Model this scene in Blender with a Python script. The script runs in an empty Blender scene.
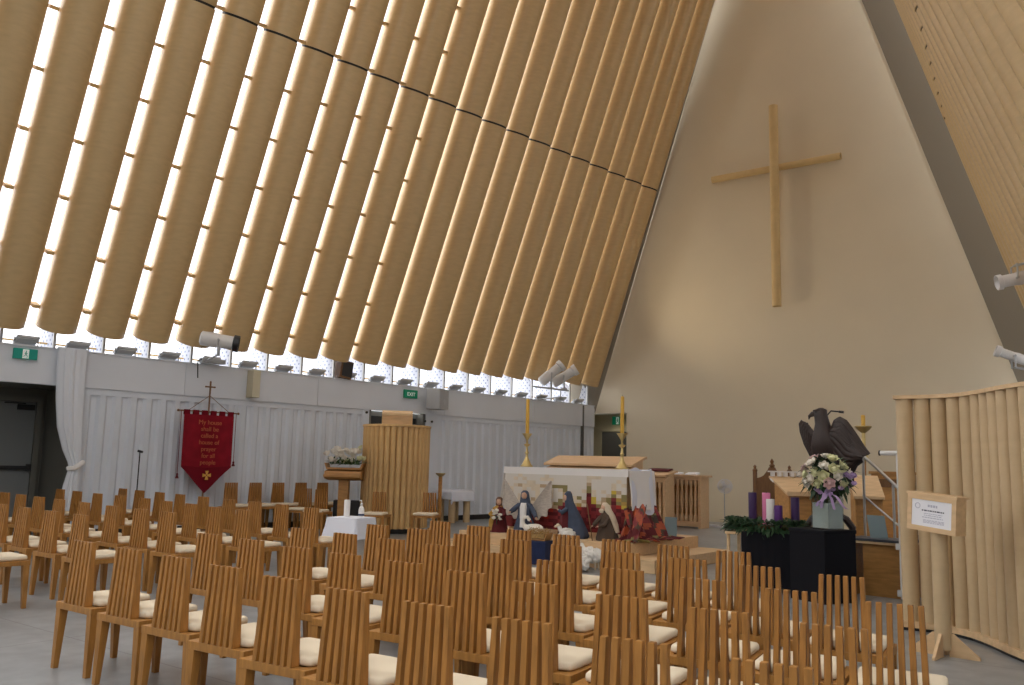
import bpy, bmesh, math, random
from mathutils import Vector, Matrix, Euler, Quaternion
random.seed(7)
SC = bpy.context.scene
COL = SC.collection
PI = math.pi
R = math.radians

# ------------------------------------------------------------------ materials
def mat(name, col, rough=.6, metal=0., var=0., scale=8., stretch=(1, 1, 1), bump=0., bscale=60., spec=.5,
        col2=None, trans=0., sheen=0., emit=None, coords='Object'):
    m = bpy.data.materials.new(name); m.use_nodes = True
    nt = m.node_tree; b = nt.nodes['Principled BSDF']
    b.inputs['Base Color'].default_value = (*col, 1)
    b.inputs['Roughness'].default_value = rough
    b.inputs['Metallic'].default_value = metal
    b.inputs['Specular IOR Level'].default_value = spec
    if trans: b.inputs['Transmission Weight'].default_value = trans
    if sheen: b.inputs['Sheen Weight'].default_value = sheen
    if emit:
        b.inputs['Emission Color'].default_value = (*emit[:3], 1); b.inputs['Emission Strength'].default_value = emit[3]
    if var or bump:
        tc = nt.nodes.new('ShaderNodeTexCoord'); mp = nt.nodes.new('ShaderNodeMapping')
        mp.inputs['Scale'].default_value = stretch
        nt.links.new(tc.outputs[coords], mp.inputs['Vector'])
    if var:
        n = nt.nodes.new('ShaderNodeTexNoise'); n.inputs['Scale'].default_value = scale; n.inputs['Detail'].default_value = 5
        nt.links.new(mp.outputs[0], n.inputs['Vector'])
        mr = nt.nodes.new('ShaderNodeMapRange')
        mr.inputs['From Min'].default_value = .3; mr.inputs['From Max'].default_value = .7
        nt.links.new(n.outputs['Fac'], mr.inputs['Value'])
        mx = nt.nodes.new('ShaderNodeMix'); mx.data_type = 'RGBA'
        c2 = col2 if col2 else tuple(c * (1 - var) for c in col)
        c1 = col if col2 else tuple(min(1, c * (1 + var * .5)) for c in col)
        mx.inputs['A'].default_value = (*c1, 1); mx.inputs['B'].default_value = (*c2, 1)
        nt.links.new(mr.outputs[0], mx.inputs['Factor']); nt.links.new(mx.outputs['Result'], b.inputs['Base Color'])
    if bump:
        n2 = nt.nodes.new('ShaderNodeTexNoise'); n2.inputs['Scale'].default_value = bscale; n2.inputs['Detail'].default_value = 4
        nt.links.new(mp.outputs[0], n2.inputs['Vector'])
        bp = nt.nodes.new('ShaderNodeBump'); bp.inputs['Strength'].default_value = bump; bp.inputs['Distance'].default_value = .01
        nt.links.new(n2.outputs['Fac'], bp.inputs['Height']); nt.links.new(bp.outputs[0], b.inputs['Normal'])
    return m

M = {}
M['kraft'] = mat('kraft_board', (.58, .41, .205), .36, var=.07, scale=3, stretch=(1.5, 1.5, 6), bump=.015, bscale=40)
M['kraft_pale'] = mat('kraft_pale_board', (.68, .50, .24), .5, var=.06, scale=5)
M['kraft_small'] = mat('kraft_small_board', (.54, .40, .235), .5, var=.04, scale=3, stretch=(2, 2, 6))
M['kraft_gold'] = mat('kraft_gold_board', (.58, .37, .155), .5, var=.14, scale=5, stretch=(3, 3, 1))
M['gap_black'] = mat('joint_black', (.012, .011, .01), .7)
M['spacer'] = mat('spacer_timber', (.70, .46, .19), .6, var=.2)
M['poly'] = None
M['cont'] = mat('container_paint', (.63, .67, .73), .5, var=.05, scale=1.5)
M['beam'] = mat('beam_paint', (.66, .69, .74), .5, var=.04, scale=1.2)
M['endwall'] = mat('plaster_cream', (.76, .68, .52), .75, var=.03, scale=.8)
M['band'] = mat('band_shade', (.27, .24, .19), .7)  # shade on the lining strips is put into this grey brown
M['beige'] = mat('beige_paint', (.55, .50, .36), .7)
M['dark_paint'] = mat('dark_grey_paint', (.10, .10, .095), .5)
M['door_paint'] = mat('grey_door_paint', (.19, .20, .20), .5)
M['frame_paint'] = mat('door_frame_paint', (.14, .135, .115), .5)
M['black'] = mat('black_satin', (.012, .012, .014), .45)
M['black_cloth'] = mat('black_cloth', (.006, .006, .009), .9, spec=.2)
M['navy'] = mat('navy_cloth', (.008, .018, .07), .85, var=.2)
M['steel'] = mat('brushed_steel', (.55, .54, .52), .35, metal=.85)
M['grey_metal'] = mat('grey_painted_metal', (.42, .43, .44), .45)
M['white_metal'] = mat('white_painted_metal', (.72, .71, .70), .4)
M['glass_dark'] = mat('dark_window_glass', (.03, .032, .035), .12)
M['chair'] = mat('chair_pine', (.37, .170, .037), .48, var=.30, scale=7, stretch=(6, 6, .8))
M['chair_slat'] = mat('chair_slat_pine', (.36, .160, .033), .48, var=.34, scale=6, stretch=(7, 7, .7))
M['cushion'] = mat('cream_cushion', (.74, .65, .50), .95, spec=.1, bump=.15, bscale=90)
M['oak'] = mat('golden_oak', (.45, .23, .07), .45, var=.25, scale=5, stretch=(1, 6, 6))
M['pale'] = mat('pale_ply', (.66, .46, .26), .5, var=.14, scale=4, stretch=(1, 6, 6))
M['pale_pink'] = mat('pale_beech', (.66, .44, .25), .5, var=.12, scale=4, stretch=(1, 6, 6))
M['dark_oak'] = mat('dark_oak', (.17, .080, .026), .5, var=.3, scale=6, stretch=(5, 5, 1))
M['linen'] = mat('white_linen', (.76, .74, .72), .95, spec=.1, bump=.12, bscale=50)
M['linen_blue'] = mat('cool_white_linen', (.70, .73, .82), .95, spec=.1, bump=.12, bscale=50)
M['curtain'] = mat('white_curtain', (.67, .70, .75), .95, spec=.1)
M['brass'] = mat('polished_brass', (.55, .42, .18), .32, metal=.85)
M['wax_gold'] = mat('beeswax', (.72, .42, .06), .5)
M['wax_purple'] = mat('purple_wax', (.075, .010, .15), .45)
M['wax_dark'] = mat('dark_purple_wax', (.034, .009, .075), .45)
M['wax_pink'] = mat('pink_wax', (.75, .22, .42), .45)
M['wax_white'] = mat('white_wax', (.78, .76, .74), .45)
M['bronze'] = mat('dark_bronze_wood', (.026, .013, .010), .45, var=.35, scale=14, stretch=(3, 3, 1), bump=.35, bscale=45)
M['crimson'] = mat('crimson_velvet', (.235, .009, .019), .9, var=.22, scale=5, spec=.15)
M['crimson_dark'] = mat('dark_crimson', (.15, .005, .013), .9, spec=.15)
M['gold'] = mat('gold_thread', (.62, .33, .06), .5)
M['gold_dim'] = mat('dull_gold_thread', (.44, .10, .035), .7)
M['green'] = mat('exit_green', (.0, .17, .085), .5, emit=(0, .35, .16, .25))
M['teal'] = mat('exit_teal', (.0, .20, .15), .5, emit=(0, .33, .24, .25))
M['sign_white'] = mat('sign_white', (.8, .84, .82), .5, emit=(.8, 1, .9, .35))
M['leaf'] = mat('dark_leaf', (.018, .060, .018), .55, var=.5, scale=30)
M['leaf_mid'] = mat('mid_leaf', (.06, .13, .035), .55, var=.4, scale=30)
M['petal_white'] = mat('white_petal', (.80, .76, .68), .7)
M['petal_cream'] = mat('cream_green_petal', (.66, .66, .40), .7)
M['petal_pink'] = mat('blush_petal', (.74, .52, .52), .7)
M['petal_lilac'] = mat('lilac_petal', (.46, .33, .56), .7)
M['paper'] = mat('white_paper', (.80, .81, .86), .8)
M['ink'] = mat('printed_ink', (.10, .10, .14), .8)
M['ink_pale'] = mat('pale_print', (.46, .47, .56), .8)
M['blue_robe'] = mat('blue_robe', (.055, .072, .115), .85, var=.2, scale=10)
M['skin'] = mat('doll_skin', (.55, .33, .22), .6)
M['hair_brown'] = mat('brown_hair', (.10, .040, .016), .7)
M['gold_cloth'] = mat('mustard_cloth', (.44, .26, .055), .85, var=.3, scale=14)
M['maroon'] = mat('maroon_cloth', (.10, .010, .014), .9)
M['brown_cloth'] = mat('brown_cloth', (.075, .05, .035), .9)
M['cream_cloth'] = mat('cream_cloth', (.66, .56, .42), .9, var=.15)
M['feather'] = mat('pale_feather', (.50, .44, .38), .8, var=.2, scale=20, stretch=(1, 1, 3))
M['wool'] = mat('white_wool', (.76, .74, .70), .95, bump=.6, bscale=60)
M['straw'] = mat('straw', (.40, .25, .09), .9, var=.4, scale=40)
M['orange_cloth'] = mat('orange_satin', (.38, .065, .016), .5, var=.2, scale=12)
M['red_cloth'] = mat('red_satin', (.20, .010, .014), .5, var=.3, scale=9)
M['olive_cloth'] = mat('olive_satin', (.20, .17, .05), .6)
M['teal_book'] = mat('blue_grey_cover', (.17, .23, .25), .6)
M['slate_top'] = mat('dark_slate_top', (.05, .055, .07), .4)
M['fan_white'] = mat('white_plastic', (.72, .72, .74), .4)
M['speaker_grey'] = mat('grey_speaker', (.50, .51, .52), .6)
M['speaker_cone'] = mat('speaker_mesh', (.40, .41, .42), .8, bump=.5, bscale=200)

M['lamp_face'] = mat('lamp_face_glass', (.60, .61, .62), .25)
M['milky'] = mat('milky_water', (.55, .58, .55), .3)
def clearglass(name, tint=(.9, .95, .95), mixf=.25):
    m = bpy.data.materials.new(name); m.use_nodes = True; nt = m.node_tree
    nt.nodes.remove(nt.nodes['Principled BSDF'])
    tr = nt.nodes.new('ShaderNodeBsdfTransparent'); tr.inputs[0].default_value = (*tint, 1)
    gl = nt.nodes.new('ShaderNodeBsdfGlossy'); gl.inputs['Roughness'].default_value = .08
    mx = nt.nodes.new('ShaderNodeMixShader'); mx.inputs[0].default_value = mixf
    nt.links.new(tr.outputs[0], mx.inputs[1]); nt.links.new(gl.outputs[0], mx.inputs[2])
    nt.links.new(mx.outputs[0], nt.nodes['Material Output'].inputs[0]); return m
M['glass'] = clearglass('clear_glass', (.88, .92, .92), .10)
M['poly'] = clearglass('roof_polycarbonate', (.94, .95, .97), .06)

# ------------------------------------------------------------------ mesh builder
class MB:
    def __init__(self): self.v = []; self.f = []; self.mi = []; self.cur = 0
    def add(self, vs, fs):
        o = len(self.v); self.v += [tuple(p) for p in vs]
        self.f += [tuple(i + o for i in f) for f in fs]; self.mi += [self.cur] * len(fs); return self
    def box(self, c, s, rz=0, top=(1, 1), off=(0, 0), rx=0, ry=0):
        x, y, z = (k / 2 for k in s); tx, ty = top; ox, oy = off
        vs = [(-x, -y, -z), (x, -y, -z), (x, y, -z), (-x, y, -z),
              (-x * tx + ox, -y * ty + oy, z), (x * tx + ox, -y * ty + oy, z), (x * tx + ox, y * ty + oy, z), (-x * tx + ox, y * ty + oy, z)]
        if rz or rx or ry:
            E = Euler((rx, ry, rz)).to_matrix(); vs = [E @ Vector(p) for p in vs]
        vs = [(p[0] + c[0], p[1] + c[1], p[2] + c[2]) for p in vs]
        return self.add(vs, [(3, 2, 1, 0), (4, 5, 6, 7), (0, 1, 5, 4), (1, 2, 6, 5), (2, 3, 7, 6), (3, 0, 4, 7)])
    def hexa(self, b, t):   # four bottom and four top points, counter-clockwise seen from above
        return self.add(list(b) + list(t), [(3, 2, 1, 0), (4, 5, 6, 7), (0, 1, 5, 4), (1, 2, 6, 5), (2, 3, 7, 6), (3, 0, 4, 7)])
    def ring(self, c, u, v, a, b, n): return [Vector(c) + u * (a * math.cos(2 * PI * i / n)) + v * (b * math.sin(2 * PI * i / n)) for i in range(n)]
    def loft(self, rings, cap=True):
        n = len(rings[0]); vs = [p for r_ in rings for p in r_]; fs = []
        for j in range(len(rings) - 1):
            for i in range(n):
                k = (i + 1) % n; fs.append((j * n + i, j * n + k, (j + 1) * n + k, (j + 1) * n + i))
        if cap: fs.append(tuple(range(n - 1, -1, -1))); fs.append(tuple((len(rings) - 1) * n + i for i in range(n)))
        return self.add(vs, fs)
    def tube(self, pts, rad, n=12, cap=True, flat=1.):
        pts = [Vector(p) for p in pts]
        if not isinstance(rad, (list, tuple)): rad = [rad] * len(pts)
        rings = []; up = None
        for i, p in enumerate(pts):
            t = (pts[min(i + 1, len(pts) - 1)] - pts[max(i - 1, 0)]).normalized()
            if up is None:
                up = Vector((0, 0, 1)) if abs(t.z) < .9 else Vector((0, 1, 0))
            u = t.cross(up); u.normalize(); v = u.cross(t); v.normalize(); up = v
            rings.append(self.ring(p, u, v, rad[i], rad[i] * flat, n))
        return self.loft([r_[::-1] for r_ in rings], cap)
    def lathe(self, prof, c=(0, 0, 0), n=20, sx=1., sy=1.):
        X, Y = Vector((1, 0, 0)), Vector((0, 1, 0)); rings = []
        for r_, z in prof: rings.append(self.ring((c[0], c[1], c[2] + z), X, Y, max(r_, .0004) * sx, max(r_, .0004) * sy, n))
        return self.loft(rings)
    def stack(self, secs, n=16, wob=0., k=0, ph=0.):   # (cx, cy, z, rx, ry) cross sections, folds when wob
        rings = []
        for cx, cy, z, rx, ry in secs:
            rings.append([Vector((cx + rx * math.cos(2 * PI * i / n) * (1 + wob * math.sin(k * 2 * PI * i / n + ph)),
                                  cy + ry * math.sin(2 * PI * i / n) * (1 + wob * math.sin(k * 2 * PI * i / n + ph)), z)) for i in range(n)])
        return self.loft(rings)
    def ball(self, c, r_, n=12, m=8, sq=(1, 1, 1), rot=None):
        rings = []
        rr = r_ if isinstance(r_, (tuple, list)) else (r_, r_, r_)
        for j in range(m + 1):
            a = -PI / 2 + PI * j / m
            ring = [Vector((rr[0] * max(math.cos(a), .02) * math.cos(2 * PI * i / n), rr[1] * max(math.cos(a), .02) * math.sin(2 * PI * i / n), rr[2] * math.sin(a))) for i in range(n)]
            if rot: ring = [rot @ p for p in ring]
            rings.append([p + Vector(c) for p in ring])
        return self.loft(rings)
    def prism(self, poly, axis, a, b):   # polygon extruded along an axis: axis 'z': (x,y); 'y': (x,z); 'x': (y,z)
        def P(p, h):
            return {'z': (p[0], p[1], h), 'y': (p[0], h, p[1]), 'x': (h, p[0], p[1])}[axis]
        n = len(poly); vs = [P(p, a) for p in poly] + [P(p, b) for p in poly]
        fs = [tuple(range(n - 1, -1, -1)), tuple(range(n, 2 * n))] + [(i, (i + 1) % n, n + (i + 1) % n, n + i) for i in range(n)]
        return self.add(vs, fs)
    def sheet(self, fn, nu, nv, thick=.004):
        """surface fn(u, v) given a thickness along its normal"""
        P = [[Vector(fn(i / nu, j / nv)) for i in range(nu + 1)] for j in range(nv + 1)]
        Q = []
        for j in range(nv + 1):
            row = []
            for i in range(nu + 1):
                du = P[j][min(i + 1, nu)] - P[j][max(i - 1, 0)]; dv = P[min(j + 1, nv)][i] - P[max(j - 1, 0)][i]
                nn = du.cross(dv)
                nn = nn.normalized() if nn.length > 1e-9 else Vector((0, 0, 1))
                row.append(P[j][i] + nn * thick)
            Q.append(row)
        w = nu + 1; vs = [p for r_ in P for p in r_] + [p for r_ in Q for p in r_]; o = w * (nv + 1); fs = []
        for j in range(nv):
            for i in range(nu):
                a = j * w + i
                fs.append((a + w, a + w + 1, a + 1, a)); fs.append((o + a, o + a + 1, o + a + w + 1, o + a + w))
        for i in range(nu):
            fs.append((i, i + 1, o + i + 1, o + i)); a = nv * w + i; fs.append((a + 1, a, o + a, o + a + 1))
        for j in range(nv):
            a = j * w; fs.append((a + w, a, o + a, o + a + w)); a = j * w + nu; fs.append((a, a + w, o + a + w, o + a))
        return self.add(vs, fs)
    def xf(self, mtx, start=0):
        for i in range(start, len(self.v)): self.v[i] = tuple(mtx @ Vector(self.v[i]))
        return self
    def mesh(self, name, m, smooth=False, bevel=0., ang=35):
        me = bpy.data.meshes.new(name); me.from_pydata(self.v, [], self.f)
        ms = m if isinstance(m, list) else [m]
        for q in ms: me.materials.append(q)
        if len(ms) > 1:
            for p, k in zip(me.polygons, self.mi): p.material_index = k
        bm = bmesh.new(); bm.from_mesh(me); bmesh.ops.recalc_face_normals(bm, faces=bm.faces)
        if bevel:
            ed = [e for e in bm.edges if len(e.link_faces) == 2 and e.calc_face_angle(0) > R(30)]
            bmesh.ops.bevel(bm, geom=ed, offset=bevel, segments=2, profile=.6, affect='EDGES', clamp_overlap=True)
        bm.to_mesh(me); bm.free()
        if smooth:
            me.polygons.foreach_set('use_smooth', [True] * len(me.polygons))
            me.set_sharp_from_angle(angle=R(ang))
        me.update(); return me
    def build(self, name, m, parent=None, smooth=False, bevel=0., ang=35, loc=None):
        o = bpy.data.objects.new(name, self.mesh(name, m, smooth, bevel, ang)); COL.objects.link(o)
        if parent: o.parent = parent
        if loc: o.location = loc
        return o

def tag(o, label, cat, group=None, kind=None):
    if label: o['label'] = label
    if cat: o['category'] = cat
    if group: o['group'] = group
    if kind: o['kind'] = kind
    return o
def thing(name, label, cat, loc=(0, 0, 0), rz=0., group=None):
    o = bpy.data.objects.new(name, None); o.empty_display_size = .1; COL.objects.link(o)
    o.location = loc; o.rotation_euler = (0, 0, rz)
    return tag(o, label, cat, group)
def struct(mb, name, m, label=None, **k):
    o = mb.build(name, m, **k); o['kind'] = 'structure'
    if label: o['label'] = label
    return o
def inst(src, parent, loc=None, rot=None, name=None):
    c = src.copy(); c.name = name or src.name.split('.')[0]; COL.objects.link(c); c.parent = parent
    if loc is not None: c.location = loc
    if rot is not None: c.rotation_euler = rot
    for ch in src.children: inst(ch, c)
    return c
def copy_thing(root, loc, rz, label, group=None):
    r_ = root.copy(); COL.objects.link(r_); r_.location = loc; r_.rotation_euler = (0, 0, rz); r_['label'] = label
    if group: r_['group'] = group
    for ch in root.children: inst(ch, r_)
    return r_
ORD = ['zeroth', 'first', 'second', 'third', 'fourth', 'fifth', 'sixth', 'seventh', 'eighth', 'ninth', 'tenth', 'eleventh', 'twelfth',
       'thirteenth', 'fourteenth', 'fifteenth', 'sixteenth', 'seventeenth', 'eighteenth', 'nineteenth', 'twentieth', 'twenty-first',
       'twenty-second', 'twenty-third', 'twenty-fourth', 'twenty-fifth', 'twenty-sixth', 'twenty-seventh', 'twenty-eighth', 'twenty-ninth', 'thirtieth']

# ------------------------------------------------------------------ site geometry (metres; photographer stands at the origin)
EYE = 1.46
D = 22.9                                    # plane of the white end wall
WD = Vector((.09375, .99560, 0))            # along the left container wall, towards the end wall
WN = Vector((.99560, -.09375, 0))           # out of the left wall, into the nave
P0 = Vector((-14.6247, 17.6543, 0))
def wl(s, o=0., z=0.):                      # point on the left wall: s along, o into the room
    p = P0 + WD * s + WN * o; return Vector((p.x, p.y, z))
def s_of_y(y): return (y - P0.y) / WD.y
LROT = math.atan2(WD.y, WD.x)               # heading of the wall
SP = .851; S0 = -10.45                      # bay spacing, first visible bay
RD = Vector((-.1454, .9894, 0)); RN = Vector((-.9894, -.1454, 0)); RP0 = Vector((1.47, 0, 0))
# ------------------------------------------------------------------ floor
def floor_mat():
    m = mat('polished_concrete', (.265, .28, .29), .33, var=.16, scale=.9, bump=.03, bscale=6)
    nt = m.node_tree; b = nt.nodes['Principled BSDF']; src = b.inputs['Base Color'].links[0].from_socket
    tc = nt.nodes.new('ShaderNodeTexCoord'); sx = nt.nodes.new('ShaderNodeSeparateXYZ'); nt.links.new(tc.outputs['Object'], sx.inputs[0])
    acc = None
    for ax, per, off in (('X', 4.2, 7.13 - 4.2), ('Y', 4.2, .55)):
        a = nt.nodes.new('ShaderNodeMath'); a.operation = 'ADD'; a.inputs[1].default_value = 100 * per + off; nt.links.new(sx.outputs[ax], a.inputs[0])
        f = nt.nodes.new('ShaderNodeMath'); f.operation = 'MODULO'; f.inputs[1].default_value = per; nt.links.new(a.outputs[0], f.inputs[0])
        l = nt.nodes.new('ShaderNodeMath'); l.operation = 'LESS_THAN'; l.inputs[1].default_value = .012; nt.links.new(f.outputs[0], l.inputs[0])
        if acc is None: acc = l
        else:
            mx = nt.nodes.new('ShaderNodeMath'); mx.operation = 'MAXIMUM'
            nt.links.new(acc.outputs[0], mx.inputs[0]); nt.links.new(l.outputs[0], mx.inputs[1]); acc = mx
    n = nt.nodes.new('ShaderNodeTexNoise'); n.inputs['Scale'].default_value = 5.5; n.inputs['Detail'].default_value = 8; nt.links.new(tc.outputs['Object'], n.inputs['Vector'])
    cr = nt.nodes.new('ShaderNodeMapRange'); cr.inputs['From Min'].default_value = .35; cr.inputs['From Max'].default_value = .75
    cr.inputs['To Min'].default_value = .82; cr.inputs['To Max'].default_value = 1.12; nt.links.new(n.outputs['Fac'], cr.inputs['Value'])
    m1 = nt.nodes.new('ShaderNodeMix'); m1.data_type = 'RGBA'; m1.blend_type = 'MULTIPLY'; m1.inputs['Factor'].default_value = 1
    nt.links.new(src, m1.inputs['A']); nt.links.new(cr.outputs[0], m1.inputs['B'])
    m2 = nt.nodes.new('ShaderNodeMix'); m2.data_type = 'RGBA'; nt.links.new(acc.outputs[0], m2.inputs['Factor'])
    nt.links.new(m1.outputs['Result'], m2.inputs['A']); m2.inputs['B'].default_value = (.13, .135, .14, 1)
    nt.links.new(m2.outputs['Result'], b.inputs['Base Color']); return m
struct(MB().add([(-19.5, -5, 0), (4.5, -5, 0), (4.5, 25, 0), (-19.5, 25, 0), (-19.5, -5, -.15), (4.5, -5, -.15), (4.5, 25, -.15), (-19.5, 25, -.15)],
                [(0, 1, 2, 3), (7, 6, 5, 4), (0, 4, 5, 1), (1, 5, 6, 2), (2, 6, 7, 3), (3, 7, 4, 0)]), 'floor', floor_mat())

# ------------------------------------------------------------------ left wall of shipping containers
def wseg(mb, s0, s1, z0, z1, o0=-.12, o1=0.):
    a, b, c, e = wl(s0, o1), wl(s1, o1), wl(s1, o0), wl(s0, o0)
    mb.hexa([p + Vector((0, 0, z0)) for p in (a, b, c, e)], [p + Vector((0, 0, z1)) for p in (a, b, c, e)])
def corrugated(mb, s0, s1, z0, z1, dep=.045, per=.285):
    prof = []; s = s0
    while s < s1 - .02:
        for ds, o in ((0, 0.), (.10, 0.), (.15, -dep), (.235, -dep)):
            if s + ds < s1: prof.append((s + ds, o))
        s += per
    prof.append((s1, 0.))
    vs = []; fs = []
    for ss, o in prof:
        for z in (z0, z1): vs.append(wl(ss, o, z))
    n = len(prof)
    for ss, o in prof:
        for z in (z0, z1): vs.append(wl(ss, -.12, z))
    for i in range(n - 1):
        a = 2 * i; fs.append((a, a + 2, a + 3, a + 1)); b = 2 * n + a; fs.append((b + 1, b + 3, b + 2, b))
        fs.append((a + 1, a + 3, b + 3, b + 1)); fs.append((a + 2, a, b, b + 2))
    fs.append((0, 1, 2 * n + 1, 2 * n)); a = 2 * n - 2; fs.append((a + 1, a, 2 * n + a, 2 * n + a + 1))
    mb.add(vs, fs)
OP0, OP1 = -14.6, -9.97; PD = 1.45
PAN = [(-9.86, -3.61), (-1.28, 4.57), (4.72, 5.22)]
w = MB()
for a, b in PAN: corrugated(w, a, b, .14, 2.50)
for a, b in PAN: wseg(w, a, b, 2.50, 2.62); wseg(w, a, b, 0, .14, -.12, .004)
for a, b in ((OP1, -9.86), (-3.61, -3.43), (-1.66, -1.28)): wseg(w, a, b, 0, 2.62, -.12, .012)
wseg(w, -22.5, OP0, 0, 2.62)
struct(w, 'wall_left', M['cont'], 'white corrugated container wall along the left side')
b = MB(); edges = [-22.5, -16, -10.33, -8.0, -4.9, -1.05, 2.4, 5.22]
for a, c in zip(edges[:-1], edges[1:]): wseg(b, a + .004, c - .004, 2.62, 3.245, -.14, .03)
wseg(b, -22.5, 5.22, 3.245, 3.27, -.14, .05)
struct(b, 'trim_1', M['beam'], 'white boxed beam above the container wall')
b = MB(); wseg(b, 4.585, 4.705, 0, 3.24, -.10, .02); wseg(b, 4.62, 4.66, 0, 3.24, .02, .06)
struct(b, 'trim_2', M['dark_paint'], 'dark post near the end of the left wall')
b = MB()
for a, c in PAN: wseg(b, a, c, 0, .12, .005, .03)
struct(b, 'baseboard_left', M['black'])
b = MB(); b.tube([wl(-12, -.30, 3.37), wl(4.9, -.30, 3.37)], .018, 8)
struct(b, 'trim_3', M['spacer'], 'thin timber rail behind the lamps on the wall ledge')
# dark passage seen through the opening on the far left
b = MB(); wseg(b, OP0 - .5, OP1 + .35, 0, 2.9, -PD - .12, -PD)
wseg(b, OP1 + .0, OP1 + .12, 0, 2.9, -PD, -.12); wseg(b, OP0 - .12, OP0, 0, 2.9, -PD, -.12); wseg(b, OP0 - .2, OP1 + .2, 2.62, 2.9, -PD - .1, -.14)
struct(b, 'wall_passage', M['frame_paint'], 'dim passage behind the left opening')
# passage door with push bar and closer
dr = MB(); DS0, DS1 = -10.95, -9.98
DS1 = OP1 - .20; DS0 = DS1 - .95
wseg(dr, DS0, DS1, .02, 2.36, .015 - PD, .07 - PD)
door1 = dr.build('door_1', M['door_paint'], bevel=.004); door1['kind'] = 'structure'; door1['label'] = 'grey passage door with a dark push bar'
fr = MB()
wseg(fr, DS1, DS1 + .10, 0, 2.46, -PD + .01, -PD + .13); wseg(fr, DS0 - .10, DS0, 0, 2.46, -PD + .01, -PD + .13); wseg(fr, DS0 - .10, DS1 + .10, 2.37, 2.47, -PD + .01, -PD + .13)
fr.build('door_frame', M['frame_paint'], door1)
pb = MB(); wseg(pb, DS0 + .05, DS1 - .03, 1.13, 1.20, -PD + .07, -PD + .15); wseg(pb, DS1 - .08, DS1 - .02, 1.11, 1.23, -PD + .07, -PD + .18)
pb.build('push_bar', M['black'], door1)
cl = MB(); wseg(cl, DS1 - .32, DS1 - .04, 2.22, 2.32, -PD + .07, -PD + .15); wseg(cl, DS1 - .55, DS1 - .2, 2.33, 2.35, -PD + .10, -PD + .13)
cl.build('door_closer', M['black'], door1)
# recessed dark doors behind the tube pulpit
b = MB(); wseg(b, -3.43, -1.66, 0, 2.62, -.30, -.24); wseg(b, -3.43, -3.35, 0, 2.62, -.24, -.02); wseg(b, -1.74, -1.66, 0, 2.62, -.24, -.02)
wseg(b, -2.60, -2.50, 0, 2.62, -.24, -.18)
door2 = b.build('door_2', M['frame_paint']); door2['kind'] = 'structure'; door2['label'] = 'dark glazed doors behind the tube pulpit'
b = MB(); wseg(b, -3.30, -2.62, 1.1, 2.50, -.24, -.225); wseg(b, -2.48, -1.78, 1.1, 2.50, -.24, -.225)
b.build('glazing', M['glass_dark'], door2)
for s, z in ((-3.52, 2.55), (-1.70, 2.44), (-1.47, 2.44)):
    k = MB(); p = wl(s, .012, z); k.tube([p, p + WN * .03], .028, 10)
    t = k.build('corner_casting', M['black']); tag(t, None, None)
    t['label'] = {-3.52: 'black round fitting at the top left of the dark doors', -1.70: 'black round fitting inside the top right of the dark doors', -1.47: 'black round fitting on the white strip right of the dark doors'}[s]; t['category'] = 'fitting'
k = MB(); p = wl(-9.98, .03, 2.63); k.box(p, (.05, .05, .10)); k['x'] if False else None
tag(k.build('wall_hook', M['black']), 'small black hook above the tied white curtain', 'hook')

# ------------------------------------------------------------------ white end wall
def xl(z): return -14.16 + .365 * (z - 3.7)
def xr(z): return -1.74 - .304 * (z - 3.7)
zc = 3.04; xo = -13.02
apz = 21.6
poly = [(xo, 0), (-1.2, 0), (-1.2, 2.6), (xr(2.6) + .65, 2.6), (-7.55, apz + 1.2), (-8.1, apz + 1.2), (xl(3.3) - .65, 3.3), (-14.4, zc), (xo, zc)]
struct(MB().prism(poly, 'y', D, D + .2), 'wall_end', M['endwall'], 'tall white triangular wall behind the altar')
# lining between the tubes and the end wall, coloured as in shade
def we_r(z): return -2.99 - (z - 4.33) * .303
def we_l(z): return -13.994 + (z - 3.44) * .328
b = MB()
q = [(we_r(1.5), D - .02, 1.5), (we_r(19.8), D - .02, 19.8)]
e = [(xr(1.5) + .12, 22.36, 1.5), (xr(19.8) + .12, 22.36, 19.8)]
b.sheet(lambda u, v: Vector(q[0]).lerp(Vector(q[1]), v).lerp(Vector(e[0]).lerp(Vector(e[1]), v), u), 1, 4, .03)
struct(b, 'trim_4', M['band'], 'shade toned lining strip beside the right roof tubes')
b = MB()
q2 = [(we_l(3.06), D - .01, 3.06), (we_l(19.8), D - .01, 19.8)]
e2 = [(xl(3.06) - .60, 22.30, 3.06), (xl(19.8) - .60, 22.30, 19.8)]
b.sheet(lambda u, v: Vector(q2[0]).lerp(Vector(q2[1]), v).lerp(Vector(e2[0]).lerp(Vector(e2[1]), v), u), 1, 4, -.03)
struct(b, 'trim_5', M['band'], 'shade toned lining strip beside the left roof tubes')
# lobby beyond the cut out corner
b = MB(); b.box((-14.0, D + 1.3, 1.55), (2.6, .1, 3.1)); b.box((-12.98, D + .72, 1.55), (.08, 1.06, 3.1)); b.box((-14.3, D + .76, 3.16), (2.7, 1.26, .1)); b.box((-15.2, D + .68, 1.55), (.1, 1.42, 3.1)); b.box((-14.72, D + .02, 1.55), (.95, .06, 3.1))
struct(b, 'wall_lobby', M['beige'], 'beige lobby wall beyond the corner of the end wall')
b = MB(); b.box((-14.13, D + 1.22, 1.27), (.92, .05, 2.5))
o = struct(b, 'door_3', M['dark_paint'], 'dark lobby door beyond the left altar candle')
b = MB()
for x in (-14.63, -13.63): b.box((x, D + 1.21, 1.3), (.08, .08, 2.6))
b.box((-14.13, D + 1.21, 2.58), (1.08, .08, .08)); b.build('door_frame', M['beige'], o)
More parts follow.
